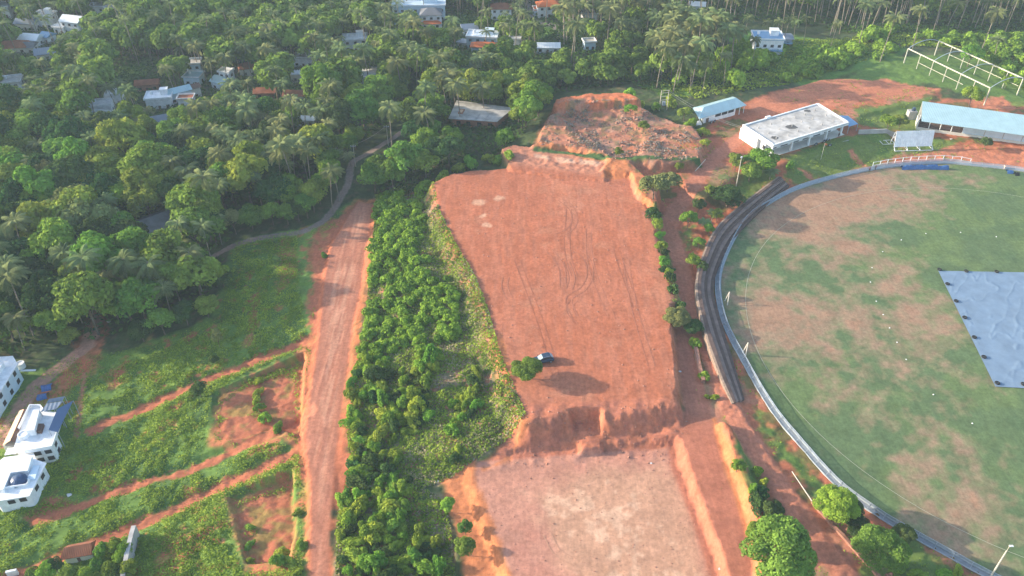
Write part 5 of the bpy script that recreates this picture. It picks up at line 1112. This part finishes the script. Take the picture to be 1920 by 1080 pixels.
for k in (0,2,4,6):
    a=nt0+(nt1-nt0)*k/6; b=ft0+(ft1-ft0)*k/6; pts=[(*(a+(b-a)*u),g+HT+4*1.9*u*(1-u)) for u in np.linspace(0,1,15)]
    MB(oo).path(pts,[.15]*15,5).build('arch',M['archm'],t)
# stairs and walls below the white building
def stairs(corners,z0,z1,n,label):
    """corners: bottom-left, bottom-right, top-right, top-left in pixels"""
    bl,br=[np.array(U(a,b,z0)) for a,b in corners[:2]]; tr_,tl_=[np.array(U(a,b,z1)) for a,b in corners[2:]]
    f=quad_frame(bl,br,tr_,tl_); t=thing('grass_bank_stairs',label,'stairs',(bl[0],bl[1],z0)); oo=(bl[0],bl[1],z0)
    for k in range(n): MB(oo).prism([f(0,k/n),f(1,k/n),f(1,(k+1)/n-.004),f(0,(k+1)/n-.004)],z0-1.5,z0+(z1-z0)*(k+1)/n).build('step',M['concrete'] if k%2 else M['steppale'],t)
stairs(((1491,312),(1518,306),(1499,289),(1465,300)),4.8,6.6,8,'wide concrete stairs from the building down to the left grass bank')
stairs(((1574,286),(1601,280),(1590,262),(1562,268)),4.8,6.6,8,'wide concrete stairs from the building down between the two right grass banks')
def wall_px(name,pts,z,h,th,mt,label,cat='wall'):
    pl=resample(poly(pts,z),2.0) if len(pts)>1 else None; nn=norm2(pl); m=MB((pl[0,0],pl[0,1],z)); vs=[];n=len(pl)
    for i in range(n):
        g_=float(HZ(*pl[i])); a=pl[i]-nn[i]*th/2; b=pl[i]+nn[i]*th/2; vs+=[(a[0],a[1],g_-1),(a[0],a[1],g_+h),(b[0],b[1],g_+h),(b[0],b[1],g_-1)]
    fs=[(0,3,2,1),(4*n-4,4*n-3,4*n-2,4*n-1)]
    for i in range(n-1): k=4*i; fs+=[(k+1,k+2,k+6,k+5),(k,k+1,k+5,k+4),(k+2,k+3,k+7,k+6)]
    m.add(vs,fs); o=m.build(name,mt); o.location=(pl[0,0],pl[0,1],z); return tag(o,label,cat)
wall_px('retaining_wall',[(1607,257),(1640,256),(1680,254)],5.5,1.6,.4,M['concrete'],'long grey retaining wall on the grass bank left of the sight screen')
wall_px('garden_wall',[(240,1100),(250,1050),(263,994)],-5.5,3.2,.9,M['concrete'],'tall pale grey wall end running up from the bottom edge, lower left')
wall_px('garden_wall',[(0,948),(30,944),(58,938)],-6,1.6,.35,M['white'],'low white garden wall in front of the lower white house')
wall_px('garden_wall',[(14,1078),(32,1074),(52,1070)],-6,1.6,.5,M['white'],'short white wall piece in the bottom left corner')
wall_px('stone_edging',smooth_line([(1524,940),(1540,962),(1575,1000),(1610,1040),(1660,1095)],4).tolist(),5.1,.55,.7,M['rock'],'rough laterite edging wall between the red track and the lower right trees','edging wall')
wall_px('stone_edging',[(1304,655),(1310,690),(1320,725)],5,1.1,.9,M['rock'],'rough stone edging between the two red tracks beside the seating steps','edging wall')
# ---------------------------------------------------------------- near houses, lower left
def P3(l,z): return [U(a,b,z) for a,b in l]
g=-5.6; z=g+5.4; t=thing('house','white two-storey house with blue-white roof cut by the left edge, near the track','house',(*U(0,700,g),g)); oo=tuple(t.location)
rf_=P3([(-75,676),(22,670),(30,682),(-18,757),(-120,755)],z); MB(oo).prism(rf_,g-1,z-.2).build('wall',M['bluewhite'],t); MB(oo).prism(P3([(-78,673),(24,667),(33,682),(-17,761),(-124,758)],z+.15),z-.197,z+.1).build('roof',M['white'],t)
m=MB(oo); m.prism(P3([(-60,684),(6,680),(-30,735),(-90,735)],z+1.5),z+.103,z+1.5); m.build('roof_room',M['white'],t)
e0,e1=np.array(rf_[2]),np.array(rf_[3]); ed=(e1-e0)/np.linalg.norm(e1-e0); en=np.array([ed[1],-ed[0]]); en*=1 if en[0]>0 else -1
for k in (.15,.42,.70):
    for zz in (1.3,3.9):
        p=e0+(e1-e0)*k+en*.03; MB(oo).box((p[0],p[1],g+zz),(1.2,.14,1.3),math.atan2(ed[1],ed[0])).build('window',M['dark'],t)
for dz in (0,):
    p=e0+en*2.2; MB(oo).box((p[0],p[1],g+3.0),(.5,3.8,.2),math.atan2(ed[1],ed[0])).build('balcony_slab',M['white'],t)
x,y,gg=G(41,688); t=thing('water_trough','round white-rimmed dark tank standing beside the left edge house','tank',(x,y,gg)); MB().lathe((0,0,0),[(1.0,0),(1.05,1.6),(.85,1.6),(.85,1.45)],14).build('tank_body',M['white'],t); MB().lathe((0,0,1.2),[(.84,0),(.84,.2)],14).build('water',M['dark'],t)
# house with brown gable, roof terrace and blue-grey sheet roofs
g=-5.6; z=g+4.6; t=thing('house','white house with roof terrace, tan and brown gable roof and blue-grey sheet canopies','house',(*U(70,805,g),g)); oo=tuple(t.location)
body=[(58,764),(76,764),(82,773),(103,775),(92,806),(105,813),(97,838),(48,847),(28,842),(38,808)]
MB(oo).prism(P3(body,z),g-1,z-.15).build('wall',M['white'],t)
MB(oo).prism(P3([(57,762),(77,762),(84,771),(105,773),(95,806),(108,813),(99,841),(47,850),(25,843),(36,806)],z),z-.147,z+.05).build('roof_slab',M['white'],t)
for l in ([(57,763),(77,763)],[(77,763),(84,772)],[(36,806),(57,764)],[(108,813),(99,840)],[(99,840),(47,849)]):
    a,b=[np.array(p) for p in P3(l,z)]; d=b-a; c=(a+b)/2; MB(oo).box((c[0],c[1],z+.45),(np.linalg.norm(d),.2,.78),math.atan2(d[1],d[0])).build('parapet',M['white'],t)
MB(oo).prism(P3([(62,768),(74,768),(64,806),(48,808)],z+1.9),z+.052,z+1.9).build('upper_block',M['white'],t)
MB(oo).prism(P3([(68,794),(82,794),(77,809),(63,809)],z+.8),z+.052,z+.8).build('skylight',M['brownroof'],t)
p=U(42,813,z+1.2); m=MB(oo); m.lathe((p[0],p[1],z+.06),[(1.15,0),(1.15,1.1),(.95,1.1),(.95,.9)],14); m.build('water_tank',M['white'],t)
a=[U(*c,z-.6) for c in((33,765),(2,830))]; b=[U(*c,z+.7) for c in((45,767),(21,820))]; c=[U(*c,z-.5) for c in((60,764),(35,832))]
b2=U(19,826,z+.7); m=MB(oo); vs=[(*a[0],z-1.5),(*a[1],z-1.5),(*b2,z+.7),(*b[0],z+.7)]; m.add(vs+[(x_,y_,z_-.12) for x_,y_,z_ in vs],[(0,1,2,3),(7,6,5,4),(0,4,5,1),(2,6,7,3),(1,5,6,2),(3,7,4,0)]); m.build('gable_roof',M['tanroof'],t)
m=MB(oo); vs=[(*b[0],z+.72),(*b2,z+.72),(*c[1],z-.6),(*c[0],z-.6)]; m.add(vs+[(x_,y_,z_-.12) for x_,y_,z_ in vs],[(0,1,2,3),(7,6,5,4),(0,4,5,1),(2,6,7,3),(1,5,6,2),(3,7,4,0)]); m.build('gable_roof',M['brownroof'],t)
MB(oo).prism([a[0],a[1],c[1],c[0]],g-1,z-1.75).build('wall',M['offwhite'],t)
def sheet(l,zs,mt,nm):
    m=MB(oo); vs=[(*U(p[0],p[1],zz),zz) for p,zz in zip(l,zs)]; n=len(vs); m.add(vs+[(x_,y_,z_-.1) for x_,y_,z_ in vs],[tuple(range(n)),tuple(range(2*n-1,n-1,-1))]+[(i,n+i,n+(i+1)%n,(i+1)%n) for i in range(n)]); m.build(nm,mt,t)
    for v in vs[:4]: MB(oo).box((v[0],v[1],(z+v[2]-.1)/2-2.5),(.12,.12,v[2]-.1-z+5)).build('canopy_post',M['steel'],t)
sheet([(76,772),(105,767),(118,752),(87,757)],[z+1.6,z+1.6,z+2.2,z+2.2],M['greysheet'],'canopy_roof')
sheet([(87,756),(117,751),(121,743),(92,748)],[z+1.3,z+1.3,z+1.9,z+1.9],M['greysheet'],'canopy_roof')
sheet([(91,806),(108,810),(137,751),(108,766)],[z+2.0,z+1.0,z+1.0,z+2.3],mat('solar_blue',(.10,.16,.28),.35,.2,.1,.3),'canopy_roof')
e0,e1=[np.array(p) for p in P3([(105,813),(97,838)],z)]; ed=(e1-e0)/np.linalg.norm(e1-e0); 
for zz in (1.2,3.4):
    p=(e0+e1)/2+np.array([abs(ed[1]),0])*.06; MB(oo).box((p[0],p[1],g+zz),(1.2,.14,1.2),math.atan2(ed[1],ed[0])).build('window',M['dark'],t)
e0,e1=[np.array(p) for p in P3([(97,838),(48,847)],z)]; ed=(e1-e0)/np.linalg.norm(e1-e0)
for k in (.2,.6):
    for zz in (1.2,3.4):
        p=e0+(e1-e0)*k+np.array([0,-.05]); MB(oo).box((p[0],p[1],g+zz),(1.4,.14,1.2),math.atan2(ed[1],ed[0])).build('window',M['dark'],t)
MB(oo).prism(P3([(14,840),(34,838),(30,850),(8,853)],g+3.2),g+3.0,g+3.2).build('porch_roof',M['white'],t)
# lower white house
g=-5.4; z=g+4.0; t=thing('house','white flat-roofed house with a dark blue dome on its terrace, left edge','house',(*U(30,890,g),g)); oo=tuple(t.location)
MB(oo).prism(P3([(10,860),(61,853),(64,864),(82,871),(54,925),(-8,937),(-45,900)],z),g-1,z-.2).build('wall',M['white'],t)
MB(oo).prism(P3([(8,857),(63,850),(68,862),(87,868),(55,930),(-12,941),(-50,900)],z),z-.197,z).build('roof_slab',M['white'],t)
MB(oo).prism(P3([(8,862),(60,855),(52,882),(20,886),(6,918),(-30,915)],z+1.0),z+.003,z+1.0).build('raised_roof',M['white'],t)
MB(oo).prism(P3([(62,873),(74,872),(65,898),(50,899)],z+.3),z+.003,z+.3).build('terrace_panel',M['bluewhite'],t)
for l in ([(10,917),(52,911)],[(52,911),(56,901)]):
    a,b=[np.array(p) for p in P3(l,z)]; d=b-a; c=(a+b)/2; MB(oo).box((c[0],c[1],z+.35),(np.linalg.norm(d),.2,.7),math.atan2(d[1],d[0])).build('parapet',M['white'],t)
p=U(33,898,z+.8); m=MB(oo); m.lathe((p[0],p[1],z+.004),[(1.9,0),(1.8,.5),(1.4,.95),(.8,1.25),(.2,1.4)],12); m.build('dome_cover',mat('dome_blue',(.04,.08,.17),.4,0,.4,1.5),t)
e0,e1=[np.array(p) for p in P3([(82,871),(54,925)],z)]; ed=(e1-e0)/np.linalg.norm(e1-e0)
for k in (.25,.65):
    p=e0+(e1-e0)*k+np.array([.06,0]); MB(oo).box((p[0],p[1],g+2.4),(1.3,.14,1.1),math.atan2(ed[1],ed[0])).build('window',M['dark'],t)
e0,e1=[np.array(p) for p in P3([(54,925),(-8,937)],z)]; ed=(e1-e0)/np.linalg.norm(e1-e0)
for k in (.25,.6):
    p=e0+(e1-e0)*k+np.array([0,-.05]); MB(oo).box((p[0],p[1],g+2.4),(1.4,.14,1.1),math.atan2(ed[1],ed[0])).build('window',M['dark'],t)
# old house with a red tiled roof at the bottom
g=-6; z=g+3; t=thing('house','old low house with a long red tiled roof at the bottom edge, lower left','house',(*U(150,1045,g),g)); oo=tuple(t.location)
e=[U(a,b,z) for a,b in((112,1050),(172,1040),(180,1012),(128,1022))]; q=quad_frame(*e); ra,rb=q(.05,.55),q(.97,.55)
m=MB(oo); m.add([(*p,z) for p in e]+[(*ra,z+1.3),(*rb,z+1.3)]+[(*p,z-.12) for p in e],[(0,1,5,4),(2,3,4,5),(1,2,5),(3,0,4),(6,7,1,0),(7,8,2,1),(8,9,3,2),(9,6,0,3),(9,8,7,6)]); m.build('roof',M['tile'],t)
MB(oo).prism([q(*a) for a in((.08,.15),(.92,.15),(.92,.85),(.08,.85))],g-1,z-.13).build('wall',M['offwhite'],t)
MB(oo).prism([q(*a) for a in((.45,.13),(.55,.13),(.55,.149),(.45,.149))],g,g+2.1).build('door',M['brownroof'],t)
x,y,gg=G(241,1040,1.2); t=thing('water_tank_stand','small white tank on a grey stand against the tall garden wall','tank',(x,y,gg)); MB().box((0,0,.7),(1.6,1.6,1.4)).build('stand',M['concrete'],t); MB().lathe((0,0,1.403),[(.6,0),(.6,.9),(.3,1.15)],12).build('tank',M['white'],t)
for a,b,w,l in ((88,727,1.3,'crumpled blue tarpaulin on the ground above the house with the brown gable'),(80,744,1.1,'second blue tarpaulin, just behind the blue-grey canopies')):
    x,y,gg=G(a,b); lumpy_cloth('blue_tarpaulin',[(x-1.2,y-.3),(x,y+.1),(x+1.4,y+.4)],w,.9,M['bluecloth'],l)
# unfinished slab house
g=2.8; z=g+4.0; t=thing('unfinished_house','unfinished brick house under a pale concrete slab roof beside the wood','house',(*U(898,208,g),g)); oo=tuple(t.location)
q=quad_frame(*[U(a,b,z) for a,b in((841,222),(932,228),(963,202),(856,188))])
MB(oo).prism([q(*a) for a in((0,0),(1,0),(1,1),(0,1))],z-.2,z).build('roof_slab',M['slab'],t)
MB(oo).prism([q(*a) for a in((.06,.12),(.94,.12),(.94,.9),(.06,.9))],g-1.5,z-.203).build('wall',M['brick'],t)
for s in (.14,.34,.56,.78): MB(oo).prism([q(*a) for a in((s,.105),(s+.08,.105),(s+.08,.1195),(s,.1195))],g+.7,g+2.4).build('window',M['dark'],t)
MB(oo).prism([q(*a) for a in((.14,.28),(.23,.28),(.23,.52),(.14,.52))],z+.003,z+.35).build('stair_opening',M['brick'],t)
MB(oo).prism([q(*a) for a in((.155,.31),(.215,.31),(.215,.49),(.155,.49))],z+.352,z+.36).build('hatch',M['tanroof'],t)
for s in (.33,.55,.72): MB(oo).prism([q(*a) for a in((s,.03),(s+.006,.03),(s+.006,.4),(s,.4))],z+.002,z+.12).build('beam_stub',M['concrete'],t)
# ---------------------------------------------------------------- poles, wires
def pole(px,py,h,r,mt,label,cat='pole',extra=None,name='utility_pole'):
    x,y,g=G(px,py); t=thing(name,label,cat,(x,y,g)); MB().tube((0,0,-.5),(0,0,h),r,r*.6,8).build('shaft',M[mt],t)
    if extra=='arm':
        MB().box((0,0,h-.5),(1.8,.12,.12)).build('crossarm',M['steel'],t)
        for s in(-.8,0,.8): MB().lathe((s,0,h-.44),[(.07,0),(.09,.12),(.04,.25)],6).build('insulator',M['white'],t)
    if extra=='bracket': MB().box((0,0,h-.2),(.5,.3,.5)).build('bracket',M['white'],t)
    if extra=='flag': MB().add([(0,0,h-.1),(.9,.1,h-.2),(.9,.13,h-.9),(0,0,h-.8),(0,.03,h-.1),(.9,.13,h-.2),(.9,.16,h-.9),(0,.03,h-.8)],[(0,3,2,1),(4,5,6,7),(0,1,5,4),(3,7,6,2),(1,2,6,5)]).build('flag',M['orange'],t)
    return (x,y,g+h)
pole(1380,350,11,.17,'pole','concrete pole standing between the dark trees below the white building',extra='bracket')
pole(1539,299,6.2,.07,'polepale','slim flagpole with a small orange flag on the grass bank',cat='flagpole',extra='flag',name='flagpole')
k1=pole(667,312,8.5,.13,'pole','grey utility pole with a crossarm at the bend of the grey lane',extra='arm')
k2=pole(728,272,8,.13,'pole','utility pole half lost in the trees where the grey lane climbs',extra='arm')
kL=[pole(1700,250,0.01,.01,'pole','x')] if False else []
def lean_pole(p0,p1,h1,r,label,mt='polepale',brace=None,cat='pole'):
    x,y,g=G(*p0); tx,ty=U(*p1,g+h1); t=thing('leaning_pole',label,cat,(x,y,g)); MB((x,y,g)).tube((x,y,g-.1),(tx,ty,g+h1),r,r*.7,7).build('shaft',M[mt],t)
    if brace: bx,by,bg=G(*brace); MB((x,y,g)).tube((bx,by,bg-.1),(tx,ty,g+h1-.1),r*.8,None,6).build('brace',M[mt],t)
lean_pole((1303,321),(1323,299),2.4,.12,'short pale pole leaning to the right beside the path fork')
lean_pole((1528,947),(1485,884),2.0,.13,'long pale pole leaning over the red track above the lower right trees')
lean_pole((1364,572),(1368,547),3.6,.14,'braced pale post inside the fence, upper one of two',brace=(1359,564))
lean_pole((1398,667),(1403,642),3.6,.14,'braced pale post inside the fence, lower one of two',brace=(1391,663))
x,y=U(1893,1024,ZF+10); t=thing('lamp_post','tall pale lamp post rising from the bottom edge in front of the fence','lamp post',(x,y,ZF)); MB().tube((0,0,-.5),(0,0,8.4),.17,.13,8).build('shaft',M['frame'],t); MB().tube((0,0,8.35),(0,0,10),.06,None,6).build('upper_tube',M['frame'],t); MB().box((.3,0,10.05),(.7,.35,.16)).build('lamp_head',M['white'],t)
x0,y0,g0=G(1236,208); x1,y1,g1=G(1250,206); t=thing('transformer_frame','double-pole transformer frame with cross bars at the edge of the wood','transformer',(x0,y0,g0)); oo=(x0,y0,g0)
for a,b,c in ((x0,y0,g0),(x1,y1,g1)): MB(oo).tube((a,b,c-.5),(a,b,g0+8),.17,.13,7).build('pole',M['pole'],t)
for zz in (7.8,7.0,5.6,4.2): MB(oo).tube((x0,y0,g0+zz),(x1,y1,g0+zz),.1,None,5).build('crossbar',M['pole'],t)
MB(oo).box(((x0+x1)/2,(y0+y1)/2-.2,g0+2.9),(1.2,.9,1.3)).build('transformer_box',M['steel'],t)
def cable(a,b,sag,label):
    a=Vector(a);b=Vector(b); pts=[tuple(a+(b-a)*u-Vector((0,0,sag*4*u*(1-u)))) for u in np.linspace(0,1,12)]
    m=MB(tuple(a)); m.path(pts,[.03]*12,4); o=m.build('power_cable',M['wire']); o.location=a; tag(o,label,'cable')
w0=(x1,y1,g0+7.6); wx=(*U(1392,236,12),11.6)
cable(w0,wx,1.2,'upper power cable from the transformer frame to the white building'); cable((x1,y1,g0+6.9),(wx[0],wx[1],wx[2]-.4),1.5,'lower power cable from the transformer frame to the white building')
cable(k1,k2,.9,'power cable between the two poles on the grey lane')
# ---------------------------------------------------------------- car, motorcycles, people
def loft(m,secs,mi=0,cap=True):
    k=len(secs[0]); vs=[p for s in secs for p in s]; fs=[(i*k+j,i*k+(j+1)%k,(i+1)*k+(j+1)%k,(i+1)*k+j) for i in range(len(secs)-1) for j in range(k)]
    if cap: fs+=[tuple(range(k))[::-1],tuple(range((len(secs)-1)*k,len(secs)*k))]
    m.add(vs,fs,mi)
def car(px,py,rz,label):
    x,y,g=G(px,py,.7); t=thing('parked_car',label,'car',(x,y,g+.02),rz); t.scale=(1.22,1.22,1.2)

    def sec(xx,w,z0,z1,b=.12): return [(xx,-w+b,z0),(xx,w-b,z0),(xx,w,z0+b*1.5),(xx,w,z1-b),(xx,w-b,z1),(xx,-w+b,z1),(xx,-w,z1-b),(xx,-w,z0+b*1.5)]
    m=MB(); loft(m,[sec(-2.15,.70,.38,.78),sec(-2.0,.86,.26,.95),sec(-1.2,.90,.24,1.0),sec(.9,.90,.24,.98),sec(1.6,.88,.26,.90),sec(2.1,.80,.30,.78),sec(2.2,.66,.38,.68)]); m.build('body',M['paint_dark'],t,False)
    c=MB(); loft(c,[sec(-1.95,.62,.96,1.0,.05),sec(-1.45,.70,.97,1.42,.1),sec(-.9,.74,.97,1.52,.1),sec(.1,.74,.97,1.50,.1),sec(.95,.66,.96,1.02,.04)]); c.build('cabin',M['glass'],t)
    r=MB(); loft(r,[sec(-1.45,.66,1.40,1.50,.04),sec(-.9,.70,1.46,1.57,.04),sec(.12,.69,1.44,1.545,.04)]); rr=r.build('roof',M['paint_dark'],t)
    for s in(-1,1): q_=MB(); q_.tube((-1.3,s*.6,1.6),(.0,s*.6,1.6),.03); q_.build('roof_rail',M['chrome'],rr)
    w=MB(); w.add([(.16,-.62,1.49),(.16,.62,1.49),(.98,.60,1.04),(.98,-.60,1.04),(.18,-.62,1.52),(.18,.62,1.52),(1.0,.60,1.07),(1.0,-.60,1.07)],[(4,7,6,5),(0,1,2,3),(0,4,5,1),(3,2,6,7),(0,3,7,4),(1,5,6,2)]); w.build('windscreen',M['carglass'],t)
    w=MB(); w.add([(-1.5,-.58,1.44),(-1.5,.58,1.44),(-1.97,.56,1.04),(-1.97,-.56,1.04),(-1.53,-.58,1.47),(-1.53,.58,1.47),(-2.0,.56,1.07),(-2.0,-.56,1.07)],[(4,5,6,7),(0,3,2,1),(0,1,5,4),(3,7,6,2),(0,4,7,3),(1,2,6,5)]); w.build('rear_window',M['carglass'],t)
    for a in(-1.35,1.35):
        for s in(-1,1):
            w=MB(); w.tube((a,s*.70,.32),(a,s*.915,.32),.32,None,14); wo=w.build('wheel',M['black'],t); q_=MB(); q_.tube((a,s*.90,.32),(a,s*.925,.32),.18,None,10); q_.build('rim',M['chrome'],wo)
    for s in(-1,1):
        MB().box((2.16,s*.55,.66),(.14,.3,.14)).build('headlight',M['chrome'],t); MB().box((-2.1,s*.66,.80),(.14,.18,.22)).build('tail_light',M['red'],t); MB().box((.75,s*.98,1.0),(.14,.2,.12)).build('wing_mirror',M['paint_dark'],t)
car(1018,674,R(197),'dark blue parked car with pale windscreen beside the lone round tree')
def bike(px,py,rz,label,mt='cloth_dark'):
    x,y,g=G(px,py,.5); t=thing('motorcycle',label,'motorcycle',(x,y,g),rz,'motorcycles by the sports buildings')
    for a in(-.65,.65):
        w=MB(); w.tube((a,-.06,.31),(a,.06,.31),.31,None,12); w.build('wheel',M['black'],t)
    m=MB(); m.box((0,0,.45),(.6,.26,.34)); m.tube((-.65,0,.31),(-.1,0,.55),.05); m.tube((.65,0,.31),(.42,0,.95),.05); m.tube((-.1,0,.6),(.42,0,.8),.06); m.build('chassis',M['steel'],t)
    MB().box((-.3,0,.80),(.75,.24,.10)).build('seat',M['black'],t); MB().lathe((.2,0,.7),[(.15,0),(.2,.12),(.1,.24)],8).build('fuel_tank',M[mt],t); MB().tube((.42,-.34,1.0),(.42,.34,1.0),.025).build('handlebar',M['chrome'],t)
bike(1334,229,.9,'white-tanked motorcycle in front of the small blue-roofed hall','white'); bike(1340,227,1.0,'dark motorcycle beside the white-tanked one at the hall','cloth_red')
bike(1552,262,.5,'motorcycle with white tank under the front edge of the white building','white'); bike(1556,272,.4,'dark motorcycle at the head of the right-hand concrete stairs')
bike(1545,265,.7,'dark motorcycle parked left of the white-tanked one by the white building'); bike(1530,270,.6,'single dark motorcycle in the middle of the building front')
def person(px,py,rz,shirt,trs,label,stride=.22):
    x,y,g=G(px,py,.9); t=thing('person',label,'person',(x,y,g),rz)
    J=[(0,0,.93),(0,0,1.15),(0,0,1.38),(0,0,1.50),(0,0,1.64),(0,0,1.74)]; Rd=[.13,.12,.15,.06,.095,.07]
    E=[(i,i+1) for i in range(5)]
    def ch(pts,rs,root):
        b=len(J); J.extend(pts); Rd.extend(rs); E.append((root,b)); E.extend((b+i,b+i+1) for i in range(len(pts)-1))
    for s in(-1,1):
        f=stride*s
        ch([(0,s*.09,.88),(f*.5,s*.10,.48),(f*.9-.05,s*.10,.09),(f*.9+.10,s*.10,.05)],[.09,.065,.045,.035],0)
        ch([(0,s*.18,1.40),(-f*.4,s*.24,1.13),(-f*.7+.08,s*.25,.90),(-f*.8+.12,s*.25,.82)],[.06,.045,.035,.03],2)
    def grow(name,sel,sc,m_,par):
        me=bpy.data.meshes.new(name); ids=sorted(sel); mp={k:i for i,k in enumerate(ids)}
        me.from_pydata([J[i] for i in ids],[(mp[a],mp[b]) for a,b in E if a in mp and b in mp],[]); o=link(name,me,par); sm=o.modifiers.new('s','SKIN')
        for i,k in enumerate(ids): me.skin_vertices[0].data[i].radius=(Rd[k]*sc,Rd[k]*sc)
        me.skin_vertices[0].data[0].use_root=True; su=o.modifiers.new('u','SUBSURF'); su.levels=1; su.render_levels=1; me.materials.append(m_); return o
    grow('body',range(len(J)),1,M['skin'],t)
    grow('shirt',[0,1,2,10,11,18,19],1.22,M[shirt],t); grow('trousers',[0,6,7,8,14,15,16],1.25,M[trs],t)
    MB().lathe((-.01,0,1.66),[(.10,0),(.115,.05),(.09,.12),(.03,.15)],8).build('hair',M['black'],t)
person(1884,313,R(200),'cloth_pale','cloth_pale','person in pale clothes walking along the outside of the fence, far right')
person(1631,317,R(90),'cloth_red','cloth_dark','person in a maroon top standing at the fence gap')
person(1642,314,R(60),'cloth_dark','cloth_dark','person in dark clothes just right of the one in maroon')
person(1573,253,R(250),'cloth_dark','cloth_dark','person in dark clothes at the right end of the white building veranda',.05)
# scattered debris, stones
rg=np.random.default_rng(12)
for i,(a,b,s,l) in enumerate(((1275,697,.45,'small white litter pile in the shade at the platform foot'),(819,902,.5,'white scrap lying at the lower end of the overgrown slope'),(1349,1067,.3,'white scrap at the lower right corner of the lower pad'),(1221,869,.25,'white scrap near the far edge of the lower pad'),(1501,998,.3,'white scrap on the red track by the lower right trees'),(1420,936,.6,'white scrap in the dark hollow right of the orange bank'),(129,928,.7,'pale plank lying in the grass below the lower white house'),(1783,261,.5,'round white scrap on the grass in front of the pavilion'),(203,602,.7,'grey-white object at the head of the village track'),(1422,282-5,.01,'x'))):
    if s<.05: continue
    x,y,g=G(a,b); m=MB(); vs=[(s*math.cos(k)*rg.uniform(.6,1.2),s*.7*math.sin(k)*rg.uniform(.6,1.2)) for k in np.linspace(0,6.28,8,endpoint=False)]; m.prism(vs,0,.15); o=m.build('scrap',M['debris']); o.location=(x,y,g); tag(o,l,'scrap')
def rocks(name,pg,n,s0,s1,label):
    V_=[];F_=[];m=MB(); x0,y0=pg.min(0);x1,y1=pg.max(0); c=0
    while c<n:
        x,y=rg.uniform(x0,x1),rg.uniform(y0,y1)
        if sdf(np.array([x]),np.array([y]),pg,1)[0]>0: continue
        c+=1; s=rg.uniform(s0,s1)*(rg.random()**1.5+.25); z=float(HZ(x,y)); r=[rg.uniform(.7,1.2) for _ in range(6)]
        m.add([(x-s*r[0],y,z),(x,y-s*r[1],z),(x+s*r[2],y,z),(x,y+s*r[3],z),(x+s*.2,y-s*.1,z+s*r[4]*.9),(x,y,z-s)],[(0,1,4),(1,2,4),(2,3,4),(3,0,4),(1,0,5),(2,1,5),(3,2,5),(0,3,5)])
    tag(m.build(name,M['rock']),label,'rubble',None,'stuff')
rocks('clods',PLAT,500,.12,.30,'small earth clods strewn over the red platform')
rocks('rubble',poly([(985,790),(1240,768),(1290,790),(1290,850),(1100,856),(1000,866),(930,850)],5),320,.10,.30,'earth clods on the cut slope in front of the platform')
rocks('boulders',MOUND,350,.2,.9,'laterite boulders on the quarried mounds')
rocks('stones',poly([(890,895),(1000,862),(1258,848),(1330,1010),(1350,1100),(970,1100)],3),350,.08,.22,'small stones on the lower earth pad')
rocks('boulders',poly([(1520,945),(1540,935),(1700,1085),(1680,1110)],5),120,.2,.5,'stones along the track edge by the lower right trees')
# ---------------------------------------------------------------- haze
def haze():
    m=bpy.data.materials.new('haze_air'); m.use_nodes=True; t=m.node_tree; t.nodes.clear()
    v=t.nodes.new('ShaderNodeVolumePrincipled'); v.inputs['Density'].default_value=.00017; v.inputs['Color'].default_value=(.66,.84,1.0,1); v.inputs['Anisotropy'].default_value=0.0
    o=t.nodes.new('ShaderNodeOutputMaterial'); t.links.new(v.outputs[0],o.inputs['Volume'])
    b=MB(); b.box((0,400,(150-22)/2),(9000,10200,172)); h=b.build('haze',m); tag(h,kind='stuff',label='thin pale blue evening haze over the whole landscape',cat='haze')
haze()
